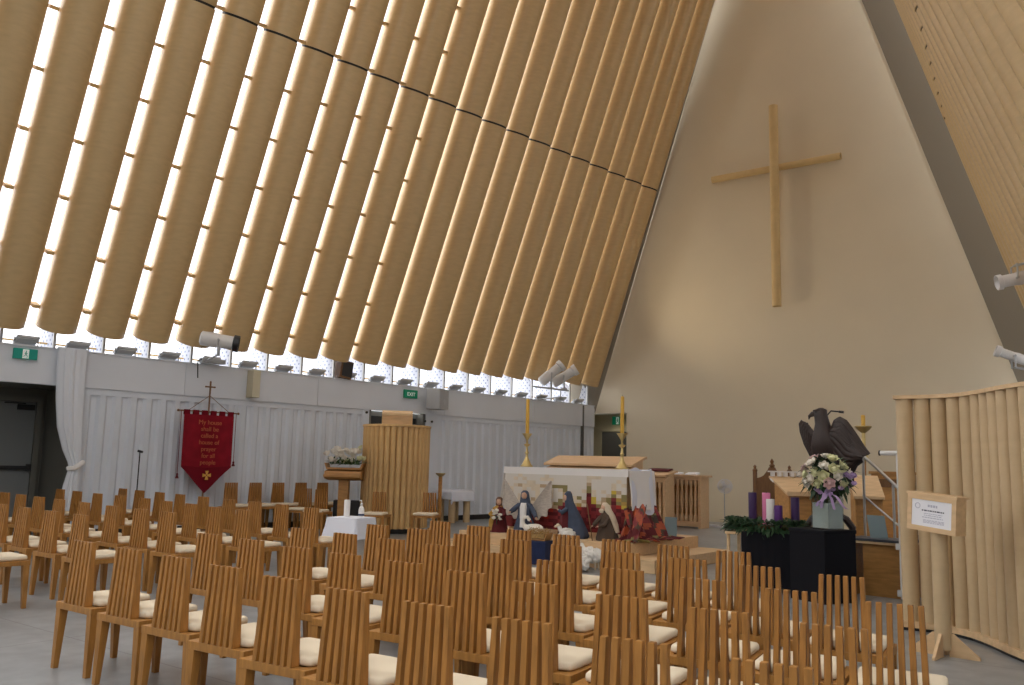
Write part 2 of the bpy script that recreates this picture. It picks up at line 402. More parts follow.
# enclosure out of the picture: rear and right
b = MB(); b.prism([(-17.2, 0), (3.4, 0), (3.4, 3.2), (-17.2, 3.2)], 'y', -4.6, -4.4)
struct(b, 'wall_rear', M['endwall'])
b = MB(); b.prism([(2.4, 3.2), (-6.9, 22), (-7.4, 22), (-16.8, 3.2)], 'y', -4.52, -4.48)
struct(b, 'window_1', clearglass('tinted_glass', (.17, .17, .19), .05))
def rwp(s, o=0., z=0.): p = RP0 + RD * s + RN * o; return Vector((p.x, p.y, z))
b = MB()
b.hexa([rwp(-4.3, 0), rwp(22.9, 0), rwp(22.9, -.15), rwp(-4.3, -.15)], [rwp(-4.3, 0, 3.25), rwp(22.9, 0, 3.25), rwp(22.9, -.15, 3.25), rwp(-4.3, -.15, 3.25)])
struct(b, 'wall_right', M['cont'])

# ------------------------------------------------------------------ roof of cardboard tubes
RAD = .335; LJ = 6.13
def sec(mb, a, b_, r_=RAD, n=40):
    a, b_ = Vector(a), Vector(b_); t = (b_ - a).normalized(); u = t.cross(Vector((0, 0, 1)) if abs(t.z) < .999 else Vector((0, 1, 0))).normalized(); v = t.cross(u)
    ri = r_ - .022
    mb.loft([mb.ring(a, u, v, ri, ri, n), mb.ring(a, u, v, r_, r_, n), mb.ring(b_, u, v, r_, r_, n), mb.ring(b_, u, v, ri, ri, n), mb.ring(a, u, v, ri, ri, n)], cap=False)
def lslope(k): return .462 - .0052 * k
def ltop(k): return 3.60 + .016 * k
def rslope(i): return .304 + .0052 * i
def rbot(i): return 3.88 - .016 * i
RSP = .85; RS0 = 22.04
def make_tube(name, label, group, base, dirv, length, spacer_to=None, gapdir=None):
    t = thing(name, label, 'tube', base, 0, group)
    m = MB(); sec(m, (0, 0, 0), dirv * (LJ - .022)); m.build('lower_section', M['kraft'], t, smooth=True)
    m = MB(); sec(m, dirv * (LJ + .022), dirv * length); m.build('upper_section', M['kraft'], t, smooth=True)
    m = MB(); sec(m, dirv * (LJ - .08), dirv * (LJ + .08), RAD - .016); m.build('joint_sleeve', M['gap_black'], t, smooth=True)
    return t
def ridge_len(y, left):
    xL = P0.x + (y - P0.y) * WD.x / WD.y; xR = 1.47 - .147 * y
    k = (s_of_y(y) - S0) / SP; i = (RS0 - y / .9894) / RSP
    z = 3.7 + (xR - xL) / (lslope(k) + rslope(i))
    return (z - 3.7) * math.hypot(1, lslope(k) if left else rslope(i)) - 1.45
LT = {}
spm = None
for k in range(-9, 19):
    base = wl(S0 + SP * k, 0, ltop(k) + .03); dv = (WN * lslope(k) + Vector((0, 0, 1))).normalized()
    t = make_tube('cardboard_tube', 'cardboard roof tube of the left slope, %s from the end wall' % ORD[19 - k], 'cardboard tubes of the left roof slope',
                  base, dv, ridge_len(base.y, True))
    LT[k] = (t, base, dv)
    if -4 <= k <= 7:
        for j in range(-6, 7):
            d_ = LJ + .06 + j * .968
            if d_ < .3: continue
            if spm is None: spm = MB().box((0, 0, 0), (.12, .19, .06)).mesh('spacer', M['spacer'])
            o = bpy.data.objects.new('spacer', spm); COL.objects.link(o); o.parent = t
            o.location = dv * d_ + WD * (SP / 2); o.rotation_euler = dv.to_track_quat('Z', 'Y').to_euler()
for i in range(0, 26):
    s = RS0 - RSP * i
    base = rwp(s, 0, rbot(i)); dv = (RN * rslope(i) + Vector((0, 0, 1))).normalized()
    make_tube('cardboard_tube', 'cardboard roof tube of the right slope, %s from the end wall' % ORD[i + 1], 'cardboard tubes of the right roof slope',
              base, dv, ridge_len(base.y, False))
def ridge_pt(y):
    xL = P0.x + (y - P0.y) * WD.x / WD.y; xR = 1.47 - .147 * y
    k = (s_of_y(y) - S0) / SP; i = (RS0 - y / .9894) / RSP; z = 3.7 + (xR - xL) / (lslope(k) + rslope(i)); return Vector((xL + lslope(k) * (z - 3.7), y, z))
b = MB(); rp = [ridge_pt(-4.4 + 27.2 * q_ / 8) for q_ in range(9)]
b.loft([[p_ + Vector((-.42, 0, .25)), p_ + Vector((-.42, 0, -.30)), p_ + Vector((.42, 0, -.30)), p_ + Vector((.42, 0, .25))] for p_ in rp]); struct(b, 'trim_ridge_block', M['band'], 'added ridge block shutting out sky light along the roof top')  # added out of view to block sky light at the ridge
# translucent roof skin outside the tubes
def lskin(u, v):
    k = -10 + u * 28.9; base = wl(S0 + SP * k, 0, ltop(k)); dv = (WN * lslope(k) + Vector((0, 0, 1))).normalized()
    nv = (-WN + Vector((0, 0, lslope(k)))).normalized()
    return base + dv * (-.60 + v * 19.4) + nv * .50
def rskin(u, v):
    i = -1.3 + u * 28.; base = rwp(RS0 - RSP * i, 0, rbot(i)); dv = (RN * rslope(i) + Vector((0, 0, 1))).normalized()
    nv = (-RN + Vector((0, 0, rslope(i)))).normalized()
    return base + dv * (-.60 + v * 19.2) + nv * .50
struct(MB().sheet(lskin, 30, 6, .02), 'roof_left', M['poly'], 'translucent roof skin outside the left tubes')
struct(MB().sheet(rskin, 30, 6, .02), 'roof_right', M['poly'], 'translucent roof skin outside the right tubes')

# ------------------------------------------------------------------ brackets and floodlights along the left ledge
def bracket_mat():
    m = mat('perforated_white_plate', (.80, .82, .90), .5); nt = m.node_tree; b = nt.nodes['Principled BSDF']
    tc = nt.nodes.new('ShaderNodeTexCoord'); mp = nt.nodes.new('ShaderNodeMapping'); mp.inputs['Rotation'].default_value = (R(45), 0, 0)
    nt.links.new(tc.outputs['Object'], mp.inputs[0])
    v = nt.nodes.new('ShaderNodeTexVoronoi'); v.inputs['Scale'].default_value = 9; v.inputs['Randomness'].default_value = 0; nt.links.new(mp.outputs[0], v.inputs['Vector'])
    c = nt.nodes.new('ShaderNodeMath'); c.operation = 'LESS_THAN'; c.inputs[1].default_value = .22; nt.links.new(v.outputs['Distance'], c.inputs[0])
    mx = nt.nodes.new('ShaderNodeMix'); mx.data_type = 'RGBA'; mx.inputs['A'].default_value = (.86, .88, .94, 1); mx.inputs['B'].default_value = (.36, .40, .55, 1)
    nt.links.new(c.outputs[0], mx.inputs['Factor']); nt.links.new(mx.outputs['Result'], b.inputs['Base Color'])
    b.inputs['Transmission Weight'].default_value = 0
    # a thin frosted plate: daylight from outside shows through it
    tl = nt.nodes.new('ShaderNodeBsdfTranslucent'); nt.links.new(mx.outputs['Result'], tl.inputs[0])
    ms = nt.nodes.new('ShaderNodeMixShader'); ms.inputs[0].default_value = .8
    nt.links.new(b.outputs[0], ms.inputs[1]); nt.links.new(tl.outputs[0], ms.inputs[2]); nt.links.new(ms.outputs[0], nt.nodes['Material Output'].inputs[0])
    return m
M['bracket'] = bracket_mat()
def arch_plate(x0, x1):   # in the plane across the wall: y = distance outwards, z = height, rounded inner top corner
    pts = [(-.02, 0), (-.64, 0), (-.64, .66)]
    for a in range(0, 7):
        th = R(90 - 15 * a); pts.append((-.24 + .22 * math.cos(th), .40 + .22 * math.sin(th)))
    return MB().prism(pts, 'x', x0, x1)
pm = arch_plate(-.012, .012).mesh('perforated_plate', M['bracket'])
mm = MB().box((0, .005, .28), (.045, .05, .56)).mesh('mullion', M['grey_metal'])
fb = MB(); fb.box((0, 0, 0), (.36, .24, .045), rx=R(24)); fbm = fb.mesh('lamp_body', M['speaker_grey'], bevel=.008)
ff = MB(); ff.box((0, .012, -.026), (.31, .19, .012), rx=R(24)); ffm = ff.mesh('lamp_glass', M['lamp_face'])
fk = MB(); fk.box((-.19, 0, -.02), (.012, .03, .13)); fk.box((.19, 0, -.02), (.012, .03, .13)); fk.box((0, 0, -.084), (.39, .05, .012)); fkm = fk.mesh('mounting_bracket', M['grey_metal'])
def child(me, parent, name=None, loc=(0, 0, 0), rot=(0, 0, 0)):
    o = bpy.data.objects.new(name or me.name, me); COL.objects.link(o); o.parent = parent; o.location = loc; o.rotation_euler = rot; return o
AW = LROT  # local x along the wall, local -y out of the room is handled by the rotation below
for k in range(-3, 19):
    t = thing('perforated_bracket', 'white perforated bracket plate under the left roof tube %s from the end wall' % ORD[19 - k], 'bracket',
              wl(S0 + SP * k, -.01, 3.27), LROT + PI, 'perforated brackets on the left wall ledge')
    child(pm, t)
    child(mm, t)
    if k <= 17:
        t = thing('floodlight', 'small grey floodlight on the left ledge, %s from the end wall' % ORD[18 - k], 'floodlight',
                  wl(S0 + SP * (k + .47), .0, 3.36), LROT + PI, 'floodlights on the left wall ledge')
        child(fbm, t); child(ffm, t); child(fkm, t)

# ------------------------------------------------------------------ cross on the end wall
CX = -8.28
cr = thing('wall_cross', 'large cross of two cardboard tubes fixed high on the white end wall', 'cross', (CX, D - .30, 0))
m = MB(); sec(m, (0, 0, 5.80), (0, 0, 11.44), .122, 24); m.tube([(0, 0, 11.41), (0, 0, 11.42)], .11, 20); m.build('upright', M['kraft_pale'], cr, smooth=True)
m = MB(); sec(m, (-1.88, .15, 9.70), (1.74, .15, 9.70), .095, 24); cb = m.build('crossbar', M['kraft_pale'], cr, smooth=True)
m = MB(); m.tube([(1.70, .15, 9.70), (1.71, .15, 9.70)], .075, 16); m.build('end_shade', M['dark_paint'], cb)  # dark disc paints the shade inside the hollow end
for z in (6.6, 10.9):
    MB().tube([(0, .1, z), (0, .30, z)], .03, 10).build('wall_bracket', M['grey_metal'], cr)
# ------------------------------------------------------------------ chairs
def leg_mesh(sx, sy):
    m = MB(); x, y = sx * .203, sy * .198
    xo, yo = sx * .212, sy * .212
    m.hexa([(xo - .018, yo - .018, 0), (xo + .018, yo - .018, 0), (xo + .018, yo + .018, 0), (xo - .018, yo + .018, 0)],
           [(x - .029, y - .029, .398), (x + .029, y - .029, .398), (x + .029, y + .029, .398), (x - .029, y + .029, .398)])
    return m.mesh('leg', M['chair'], bevel=.003)
ch_legs = [leg_mesh(a, b) for a in (-1, 1) for b in (-1, 1)]
m = MB()
for y in (-.2, .2): m.box((0, y, .420), (.47, .06, .045))
for x in (-.205, .205): m.box((x, 0, .420), (.06, .34, .045))
m.box((0, 0, .425), (.35, .34, .02)); ch_frame = m.mesh('seat_frame', M['chair'], bevel=.003)
m = MB()
rings = []
for z, s_ in ((.444, .95), (.448, .99), (.462, 1.0), (.478, .99), (.486, .955), (.490, .86)):
    n = 28; rr = []
    for i in range(n):
        a = 2 * PI * i / n; c, s = math.cos(a), math.sin(a); e = .17
        rr.append(Vector((math.copysign(abs(c) ** e, c) * .205 * s_, .030 + math.copysign(abs(s) ** e, s) * .195 * s_, z)))
    rings.append(rr)
m.loft(rings); ch_cush = m.mesh('cushion', M['cushion'], smooth=True, ang=60)
def slat_mesh(i):
    xb = (i - 2.5) * .0490; xt = (i - 2.5) * .0448; wb, wt = .0140, .0125
    m = MB(); m.hexa([(xb - wb, -.230, .443), (xb + wb, -.230, .443), (xb + wb, -.170, .443), (xb - wb, -.170, .443)],
                     [(xt - wt, -.204, .86), (xt + wt, -.204, .86), (xt + wt, -.174, .86), (xt - wt, -.174, .86)])
    return m.mesh('slat', M['chair_slat'], bevel=.003)
ch_slats = [slat_mesh(i) for i in range(6)]
proto = None
def chair(x, y, rz, label, group):
    """x, y: middle of the chair back"""
    global proto
    loc = (x + math.sin(rz) * -.2, y + math.cos(rz) * .2, 0)
    if proto is None:
        t = thing('slatted_chair', label, 'chair', loc, rz, group); proto = t
        child(ch_frame, t); child(ch_cush, t)
        for q in ch_legs: child(q, t, 'leg')
        for q in ch_slats: child(q, t, 'slat')
        return t
    return copy_thing(proto, loc, rz, label, group)
right_block = [
 [(-6.0, 3.11), (-5.38, 3.08), (-4.80, 3.05), (-4.22, 2.99), (-3.65, 2.92), (-3.11, 2.87), (-2.58, 2.84), (-2.06, 2.81), (-1.55, 2.78), (-1.05, 2.76)],
 [(-6.04, 4.11), (-5.45, 4.07), (-4.80, 3.96), (-4.28, 3.92), (-3.72, 3.88), (-3.17, 3.80), (-2.65, 3.72), (-2.10, 3.65), (-1.60, 3.61), (-1.11, 3.58)],
 [(-6.06, 5.04), (-5.45, 4.98), (-4.87, 4.93), (-4.31, 4.86), (-3.70, 4.74), (-3.15, 4.64), (-2.63, 4.59), (-2.10, 4.53), (-1.59, 4.46), (-1.08, 4.39)],
 [(-6.0, 5.88), (-5.43, 5.84), (-4.79, 5.73), (-4.23, 5.66), (-3.70, 5.60), (-3.15, 5.49), (-2.63, 5.45), (-2.12, 5.40), (-1.59, 5.30)],
 [(-6.0, 6.76), (-5.35, 6.58), (-4.81, 6.50), (-4.24, 6.42), (-3.70, 6.34), (-3.15, 6.27), (-2.63, 6.20)]]
RN_ = ['row nearest the camera', 'second row from the camera', 'third row from the camera', 'fourth row from the camera', 'farthest row']
rj = random.Random(3)
for r_, row in enumerate(right_block):
    for c, (x, y) in enumerate(row):
        chair(x, y, R(1.5 + .8 * c + rj.uniform(-1.6, 1.6)), 'slatted wooden chair, %s from the left in the %s, right block' % (ORD[c + 1], RN_[r_]), 'chairs of the right seating block')
left_block = [
 [(-8.95, 3.60)],
 [(-10.64, 4.54), (-10.0, 4.49), (-9.28, 4.44), (-8.6, 4.40)],
 [(-13.69, 5.86), (-13.0, 5.78), (-12.26, 5.69), (-11.5, 5.59), (-10.72, 5.52), (-9.88, 5.42), (-9.18, 5.37), (-8.56, 5.32)],
 [(-14.7, 7.15), (-13.85, 7.0), (-13.03, 6.90), (-12.24, 6.82), (-11.42, 6.72), (-10.62, 6.56), (-9.92, 6.47), (-9.15, 6.30), (-8.53, 6.24)],
 [(-14.72, 8.24), (-13.92, 8.09), (-13.13, 7.98), (-12.38, 7.87), (-11.55, 7.73), (-10.73, 7.60), (-10.0, 7.49), (-9.3, 7.39), (-8.52, 7.22)]]
RL_ = ['short row nearest the camera', 'second row from the camera', 'third row from the camera', 'fourth row from the camera', 'farthest row']
for r_, row in enumerate(left_block):
    for c, (x, y) in enumerate(row):
        chair(x, y, R(-1 + rj.uniform(-2.5, 2.5)), 'slatted wooden chair, %s from the left in the %s, left block' % (ORD[c + 1], RL_[r_]) if len(row) > 1
              else 'slatted wooden chair cut by the left picture edge, cushion in view', 'chairs of the left seating block')
# chairs with their backs to the container wall
for c, px in enumerate((10.70, 11.24, 11.77, 12.32, 12.87)):
    p = wl(s_of_y(px), .26)
    chair(p.x, p.y, LROT - PI, 'slatted wooden chair against the container wall, %s from the banner' % ORD[c + 1], 'chairs along the container wall').scale = (1.06, 1.06, 1.10)
# ------------------------------------------------------------------ helpers for furnishings
def text_mesh(body, size, depth=.003, spacing=1.0):
    c = bpy.data.curves.new('lettering', 'FONT'); c.body = body; c.size = size; c.extrude = depth; c.align_x = 'CENTER'; c.align_y = 'CENTER'; c.space_character = spacing
    o = bpy.data.objects.new('lettering', c); COL.objects.link(o)
    bpy.context.view_layer.update()
    me = bpy.data.meshes.new_from_object(o.evaluated_get(bpy.context.evaluated_depsgraph_get()))
    bpy.data.objects.remove(o); bpy.data.curves.remove(c); return me
def put_text(body, size, m, parent, loc, rot=(PI / 2, 0, 0), name='lettering'):
    me = text_mesh(body, size); me.materials.clear(); me.materials.append(m)
    return child(me, parent, name, loc, rot)
def drape(half, over, zt, n=26, flare=.14, edge_wave=.0, seed=1):
    """square cloth over a square top: flat in the middle, hanging folds at the sides, pointed corners"""
    L = half + over; rr = random.Random(seed); ph = rr.uniform(0, 6)
    def fn(u, v):
        x = (2 * u - 1) * L; y = (2 * v - 1) * L
        cx, cy = max(-half, min(half, x)), max(-half, min(half, y)); ex, ey = x - cx, y - cy; e = math.hypot(ex, ey)
        w = .035 * e * math.sin(9 * (x + y) + ph) + .03 * e * math.sin(14 * (x - y))
        return (cx + ex * flare + (w if abs(ey) > 0 else 0), cy + ey * flare + (w if abs(ex) > 0 else 0), zt - .985 * e * (1 - .04 * math.sin(6 * x)))
    return MB().sheet(fn, n, n, .006)
def rose(r_, seed=0):
    rr = random.Random(seed); m = MB(); m.ball((0, 0, 0), (r_ * .6, r_ * .6, r_ * .62), 8, 5)
    for lay, (k, tilt, s) in enumerate(((5, .25, .8), (6, .75, 1.))):
        for i in range(k):
            a = 2 * PI * i / k + lay * .5 + rr.uniform(-.15, .15); ca, sa = math.cos(a), math.sin(a)
            def fn(u, v, ca=ca, sa=sa, tilt=tilt, s=s):
                w = (u - .5) * 1.3 * r_ * math.sin(PI * (.18 + .72 * v)); out = r_ * (.30 + s * tilt * v ** 1.3 + .14 * (1 - (2 * u - 1) ** 2)); h = r_ * (-.35 + 1.0 * v * (1 - .35 * tilt))
                return (ca * out - sa * w, sa * out + ca * w, h)
            m.sheet(fn, 3, 3, .002)
    return m
def leaf(m, base, dirv, length, width, droop=.3):
    dirv = Vector(dirv).normalized(); side = dirv.cross(Vector((0, 0, 1)))
    side = side.normalized() if side.length > .05 else Vector((1, 0, 0)); base = Vector(base)
    def fn(u, v): return base + dirv * (length * v) + side * ((u - .5) * width * math.sin(PI * min(1, .08 + .92 * v)) ) + Vector((0, 0, -droop * length * v * v + .12 * width * abs(u - .5)))
    m.sheet(fn, 2, 4, .0015)
def candle_thing(label, loc, r_, hgt_, m, group=None, cat='candle'):
    t = thing('pillar_candle', label, cat, loc, 0, group)
    c = MB(); c.lathe([(r_ * .97, 0), (r_, .006), (r_, hgt_ - .012), (r_ * .95, hgt_ - .002), (r_ * .72, hgt_ - .004), (r_ * .55, hgt_ - .014), (0, hgt_ - .016)], n=24)
    c.build('wax', m, t, smooth=True)
    MB().tube([(0, 0, hgt_ - .018), (.002, 0, hgt_), (.005, 0, hgt_ + .014)], .0022, 6).build('wick', M['black'], t)
    return t

# ------------------------------------------------------------------ tube pulpit against the left wall
PU = Vector((-13.02, 13.23, 0))
t = thing('tube_pulpit', 'round pulpit faced with upright cardboard tubes before the dark doors', 'pulpit', PU, R(44))
c = MB(); c.lathe([(.50, 0), (.52, .01), (.52, .11), (.50, .12)], n=32); c.build('plinth', M['black'], t)
c = MB(); c.lathe([(.40, .12), (.57, .125), (.57, 2.13), (.40, 2.13)], n=32); c.build('drum', M['pale'], t)
tm = MB().lathe([(.047, .10), (.0575, .102), (.0575, 2.14), (.047, 2.142)], n=18).mesh('tube', M['kraft_gold'], smooth=True)
for i in range(34):
    a = 2 * PI * i / 34; child(tm, t, 'tube', (.642 * math.cos(a), .642 * math.sin(a), 0))
c = MB(); c.lathe([(.69, 2.14), (.715, 2.145), (.715, 2.185), (.69, 2.19), (.0, 2.19)], n=40); c.build('top_plate', M['kraft_gold'], t)
c = MB(); c.prism([(-.50, 2.175), (-.14, 2.175), (-.14, 2.30), (-.40, 2.48), (-.56, 2.42)], 'x', -.31, .31)
c.build('reading_desk', M['pale'], t, bevel=.006)
MB().box((0, -.555, 2.395), (.62, .04, .05)).build('desk_lip', M['pale'], t)

# ------------------------------------------------------------------ flower stand: pedestal reading desk, tray and flowers
t = thing('pedestal_lectern', 'golden oak pedestal lectern carrying a flower tray by the container wall', 'lectern', (-13.46, 12.23, 0), R(38))
MB().box((0, 0, .03), (.50, .42, .06)).build('foot', M['oak'], t, bevel=.008)
MB().box((0, 0, .55), (.20, .19, 1.0)).build('post', M['oak'], t, bevel=.008)
c = MB(); c.prism([(-.26, 1.07), (.20, 1.03), (.24, 1.27), (-.28, 1.22), (-.30, 1.10)], 'x', -.36, .36); c.build('desk_box', M['oak'], t, bevel=.008)
MB().box((0, -.31, 1.13), (.74, .05, .05)).build('book_ledge', M['oak'], t, bevel=.004)
tr = thing('flower_tray', 'shallow oak tray of white lilies resting on the pedestal lectern', 'flowers', (-13.46, 12.23, 1.255), R(38)); tr.scale = (1.05, 1.05, 1.25)
c = MB(); c.prism([(-.33, 0), (.33, 0), (.37, .10), (.34, .10), (.31, .03), (-.31, .03), (-.34, .10), (-.37, .10)], 'y', -.17, .17); c.build('tray', M['oak'], tr, bevel=.004)
rr = random.Random(5); fo = MB()
for i in range(110):
    a = rr.uniform(0, 2 * PI); leaf(fo, (rr.uniform(-.28, .28), rr.uniform(-.13, .13), .08), (math.cos(a), math.sin(a) * .6, rr.uniform(.1, 1.2)), rr.uniform(.14, .28), rr.uniform(.02, .045))
fo.build('foliage', M['leaf_mid'], tr)
fl = [rose(.062, s).mesh('blossom', M['petal_white']) for s in range(2)] + [rose(.052, 4).mesh('blossom', M['petal_cream'])]
for i in range(34):
    child(fl[i % 3], tr, 'blossom', (rr.uniform(-.36, .36), rr.uniform(-.16, .12), rr.uniform(.13, .36) - .1 * abs(rr.uniform(-.5, .5))), (rr.uniform(-.6, .6), rr.uniform(-.6, .6), 0))
t = thing('floor_monitor', 'black loudspeaker box on the floor beside the pedestal lectern', 'loudspeaker', (-13.85, 12.75, 0), R(40))
c = MB(); c.prism([(-.22, 0), (.22, 0), (.22, .30), (.02, .62), (-.22, .62)], 'x', -.30, .30); c.build('cabinet', M['black'], t, bevel=.01)
MB().box((0, .135, .47), (.52, .01, .30), rx=R(32)).build('grille', M['speaker_cone'] if False else M['dark_paint'], t)

TBX, TBY = -8.70, 8.06
# ------------------------------------------------------------------ small table with white cloth, candle and bottle
t = thing('small_table', 'small wooden table under the pointed white cloth among the chairs', 'table', (TBX, TBY, 0), R(12))
MB().box((0, 0, .685), (.44, .44, .03)).build('tabletop', M['oak'], t, bevel=.004)
for a in (-1, 1):
    for b_ in (-1, 1): MB().box((a * .18, b_ * .18, .335), (.045, .045, .67)).build('leg', M['oak'], t)
c = drape(.225, .27, .707, seed=2).build('tablecloth', M['linen_blue'], None, smooth=True, ang=70, loc=(TBX, TBY, 0)); c.rotation_euler = (0, 0, R(12))
tag(c, 'white cloth with pointed corners over the small table among the chairs', 'tablecloth')
candle_thing('tall white pillar candle on the small clothed table', (TBX - .06, TBY - .03, .714), .040, .22, M['wax_white'])
t = thing('pump_bottle', 'small white pump bottle beside the candle on the clothed table', 'bottle', (TBX + .12, TBY + .06, .714)); t.scale = (.72, .72, .9)
MB().lathe([(.05, 0), (.054, .01), (.054, .10), (.042, .14), (.018, .155), (.018, .175)], n=18).build('flask', M['wax_white'], t, smooth=True)
c = MB(); c.lathe([(.02, .175), (.022, .19), (.008, .20), (.006, .24)], n=12); c.tube([(0, 0, .235), (-.03, -.01, .24), (-.05, -.015, .228)], .006, 8); c.build('pump', M['fan_white'], t, smooth=True)
MB().lathe([(.0545, .02), (.056, .022), (.056, .045), (.0545, .047)], n=18).build('blue_band', M['navy'], t)['label'] = 'dark blue band'

# side table on cardboard tubes, white cloth
p = wl(-1.08, .50); t = thing('tube_side_table', 'side table on cardboard tube legs against the container wall', 'table', p, LROT - PI / 2)
MB().box((0, 0, .755), (.62, .74, .03)).build('tabletop', M['pale'], t)
for a in (-.2, .2):
    for b_ in (-.25, .25): MB().lathe([(.07, 0), (.085, .002), (.085, .738), (.07, .74)], c=(a, b_, 0), n=18).build('leg', M['kraft_small'], t, smooth=True)
def sc(u, v):
    x = (2 * u - 1) * .58; y = (2 * v - 1) * .60; cx, cy = max(-.32, min(.32, x)), max(-.38, min(.38, y)); ex, ey = x - cx, y - cy
    e = math.hypot(ex, ey); return (cx + ex * .08 + .02 * math.sin(22 * y) * (abs(ex) > 0) * e * 3, cy + ey * .08 + .02 * math.sin(22 * x) * (abs(ey) > 0) * e * 3, .778 - e)
c = MB().sheet(sc, 24, 24, .006).build('tablecloth', M['linen_blue'], None, smooth=True, ang=70, loc=p); c.rotation_euler = (0, 0, LROT - PI / 2)
tag(c, 'white cloth over the tube legged side table by the wall', 'tablecloth')
t = thing('candle_stand', 'wooden floor stand with a small brass cup beside the side table', 'candle stand', (-12.62, 14.2, 0))
c = MB(); c.box((0, 0, .03), (.34, .34, .06)); c.build('foot', M['oak'], t, bevel=.006)
MB().box((0, 0, .60), (.06, .06, 1.10)).build('post', M['oak'], t, bevel=.006)
MB().lathe([(.03, 1.14), (.05, 1.15), (.10, 1.19), (.105, 1.215), (.06, 1.20), (.03, 1.19)], n=18).build('cup', M['brass'], t, smooth=True)

# chairs of the clergy beside the pulpit, facing the congregation
for (x, y, a), lb in zip(((-14.05, 11.75, 208), (-13.42, 11.62, 206), (-12.18, 11.98, 208), (-11.56, 12.72, 206)),
                         ('left of the pedestal lectern, turned towards the rows', 'just before the pedestal lectern, turned towards the rows', 'just before the tube pulpit, turned towards the rows', 'right of the tube pulpit, turned towards the rows')):
    chair(x, y, R(a), 'slatted wooden chair ' + lb, 'clergy chairs near the pulpit')

# ------------------------------------------------------------------ fittings on the left wall
def wall_thing(name, label, cat, s, o, z=0, group=None): return thing(name, label, cat, wl(s, o, z), LROT, group)   # local x along the wall, local -y into the room
t = wall_thing('wall_speaker', 'slim pale column loudspeaker on the beam right of the banner', 'loudspeaker', s_of_y(11.1), .03, 2.95)
MB().box((0, -.13, 0), (.17, .24, .56)).build('cabinet', M['beige'], t, bevel=.01)  # beige puts the warm light on the left side into the colour
MB().box((.088, -.13, 0), (.008, .19, .50)).build('grille', M['speaker_cone'], t)
t = wall_thing('wall_speaker', 'square grey loudspeaker on the beam above the right edge of the pulpit doors', 'loudspeaker', s_of_y(16.2), .03, 2.98)
t.rotation_euler = (0, 0, LROT + R(20)); t.location = wl(s_of_y(16.02), .18, 2.98)
MB().box((0, -.16, 0), (.50, .36, .50)).build('cabinet', M['speaker_grey'], t, bevel=.012)
MB().box((0, -.345, 0), (.45, .012, .45)).build('grille', M['speaker_cone'], t)
c = MB(); c.tube([(0, -.352, -.07), (0, -.358, -.07)], .07, 20); c.build('port', M['grey_metal'], t)
t = wall_thing('effects_speaker', 'dark brown box loudspeaker on the left ledge above the wall chairs', 'loudspeaker', s_of_y(13.45), -.02, 3.27)
MB().box((0, 0, .21), (.34, .30, .40), ry=R(8)).build('cabinet', M['dark_oak'], t, bevel=.01)
MB().box((.02, -.155, .21), (.28, .01, .33), ry=R(8)).build('grille', M['black'], t)
def running_man(m):   # a walking figure of flat bars in the x-z plane, about one unit tall
    for a, b_, w_ in (((0, .62), (.02, .30), .13), ((.02, .30), (.20, .12), .07), ((.20, .12), (.14, -.12), .06), ((0, .30), (-.16, .10), .07), ((-.16, .10), (-.34, .06), .06), ((0, .58), (.22, .44), .05), ((0, .58), (-.18, .40), .05)):
        d_ = (Vector((b_[0], 0, b_[1])) - Vector((a[0], 0, a[1]))); n_ = Vector((-d_.z, 0, d_.x)).normalized() * w_ / 2; A, B = Vector((a[0], 0, a[1])), Vector((b_[0], 0, b_[1]))
        m.hexa([A - n_, A + n_, A + n_ + Vector((0, -.03, 0)), A - n_ + Vector((0, -.03, 0))], [B - n_, B + n_, B + n_ + Vector((0, -.03, 0)), B - n_ + Vector((0, -.03, 0))])
    m.ball((.03, -.015, .74), (.075, .015, .075), 10, 6)
def exit_sign(t, w_, h_, m, man=True, words=None):
    MB().box((0, -.03, 0), (w_, .05, h_)).build('sign_case', m, t, bevel=.006)
    if man:
        MB().box((0, -.058, 0), (w_ * .26, .006, h_ * .86)).build('white_panel', M['sign_white'], t)
        k = MB(); running_man(k); k.xf(Matrix.Translation((0, -.060, -.3 * h_)) @ Matrix.Scale(h_ * .75, 4)); k.build('running_figure', m, t)
        for sg in (-1, 1):
            k = MB(); k.prism([(sg * w_ * .20, -.0), (sg * w_ * .26, .05 * h_), (sg * w_ * .26, -.05 * h_)], 'y', -.060, -.056)
    if words: put_text(words, h_ * .62, M['sign_white'], t, (0, -.0585, -.01))
t = wall_thing('exit_sign', 'teal running figure exit sign above the dark passage at far left', 'sign', s_of_y(6.78), .04, 3.11); exit_sign(t, .38, .18, M['teal'])
t = wall_thing('exit_sign', 'green EXIT sign on the beam above the tube pulpit', 'sign', s_of_y(15.42), .04, 3.07); exit_sign(t, .42, .20, M['green'], False, 'EXIT')
t = thing('exit_sign', 'green running figure exit sign in the lobby behind the right altar candle', 'sign', (-14.02, D + 1.24, 2.88)); exit_sign(t, .40, .26, M['green'])

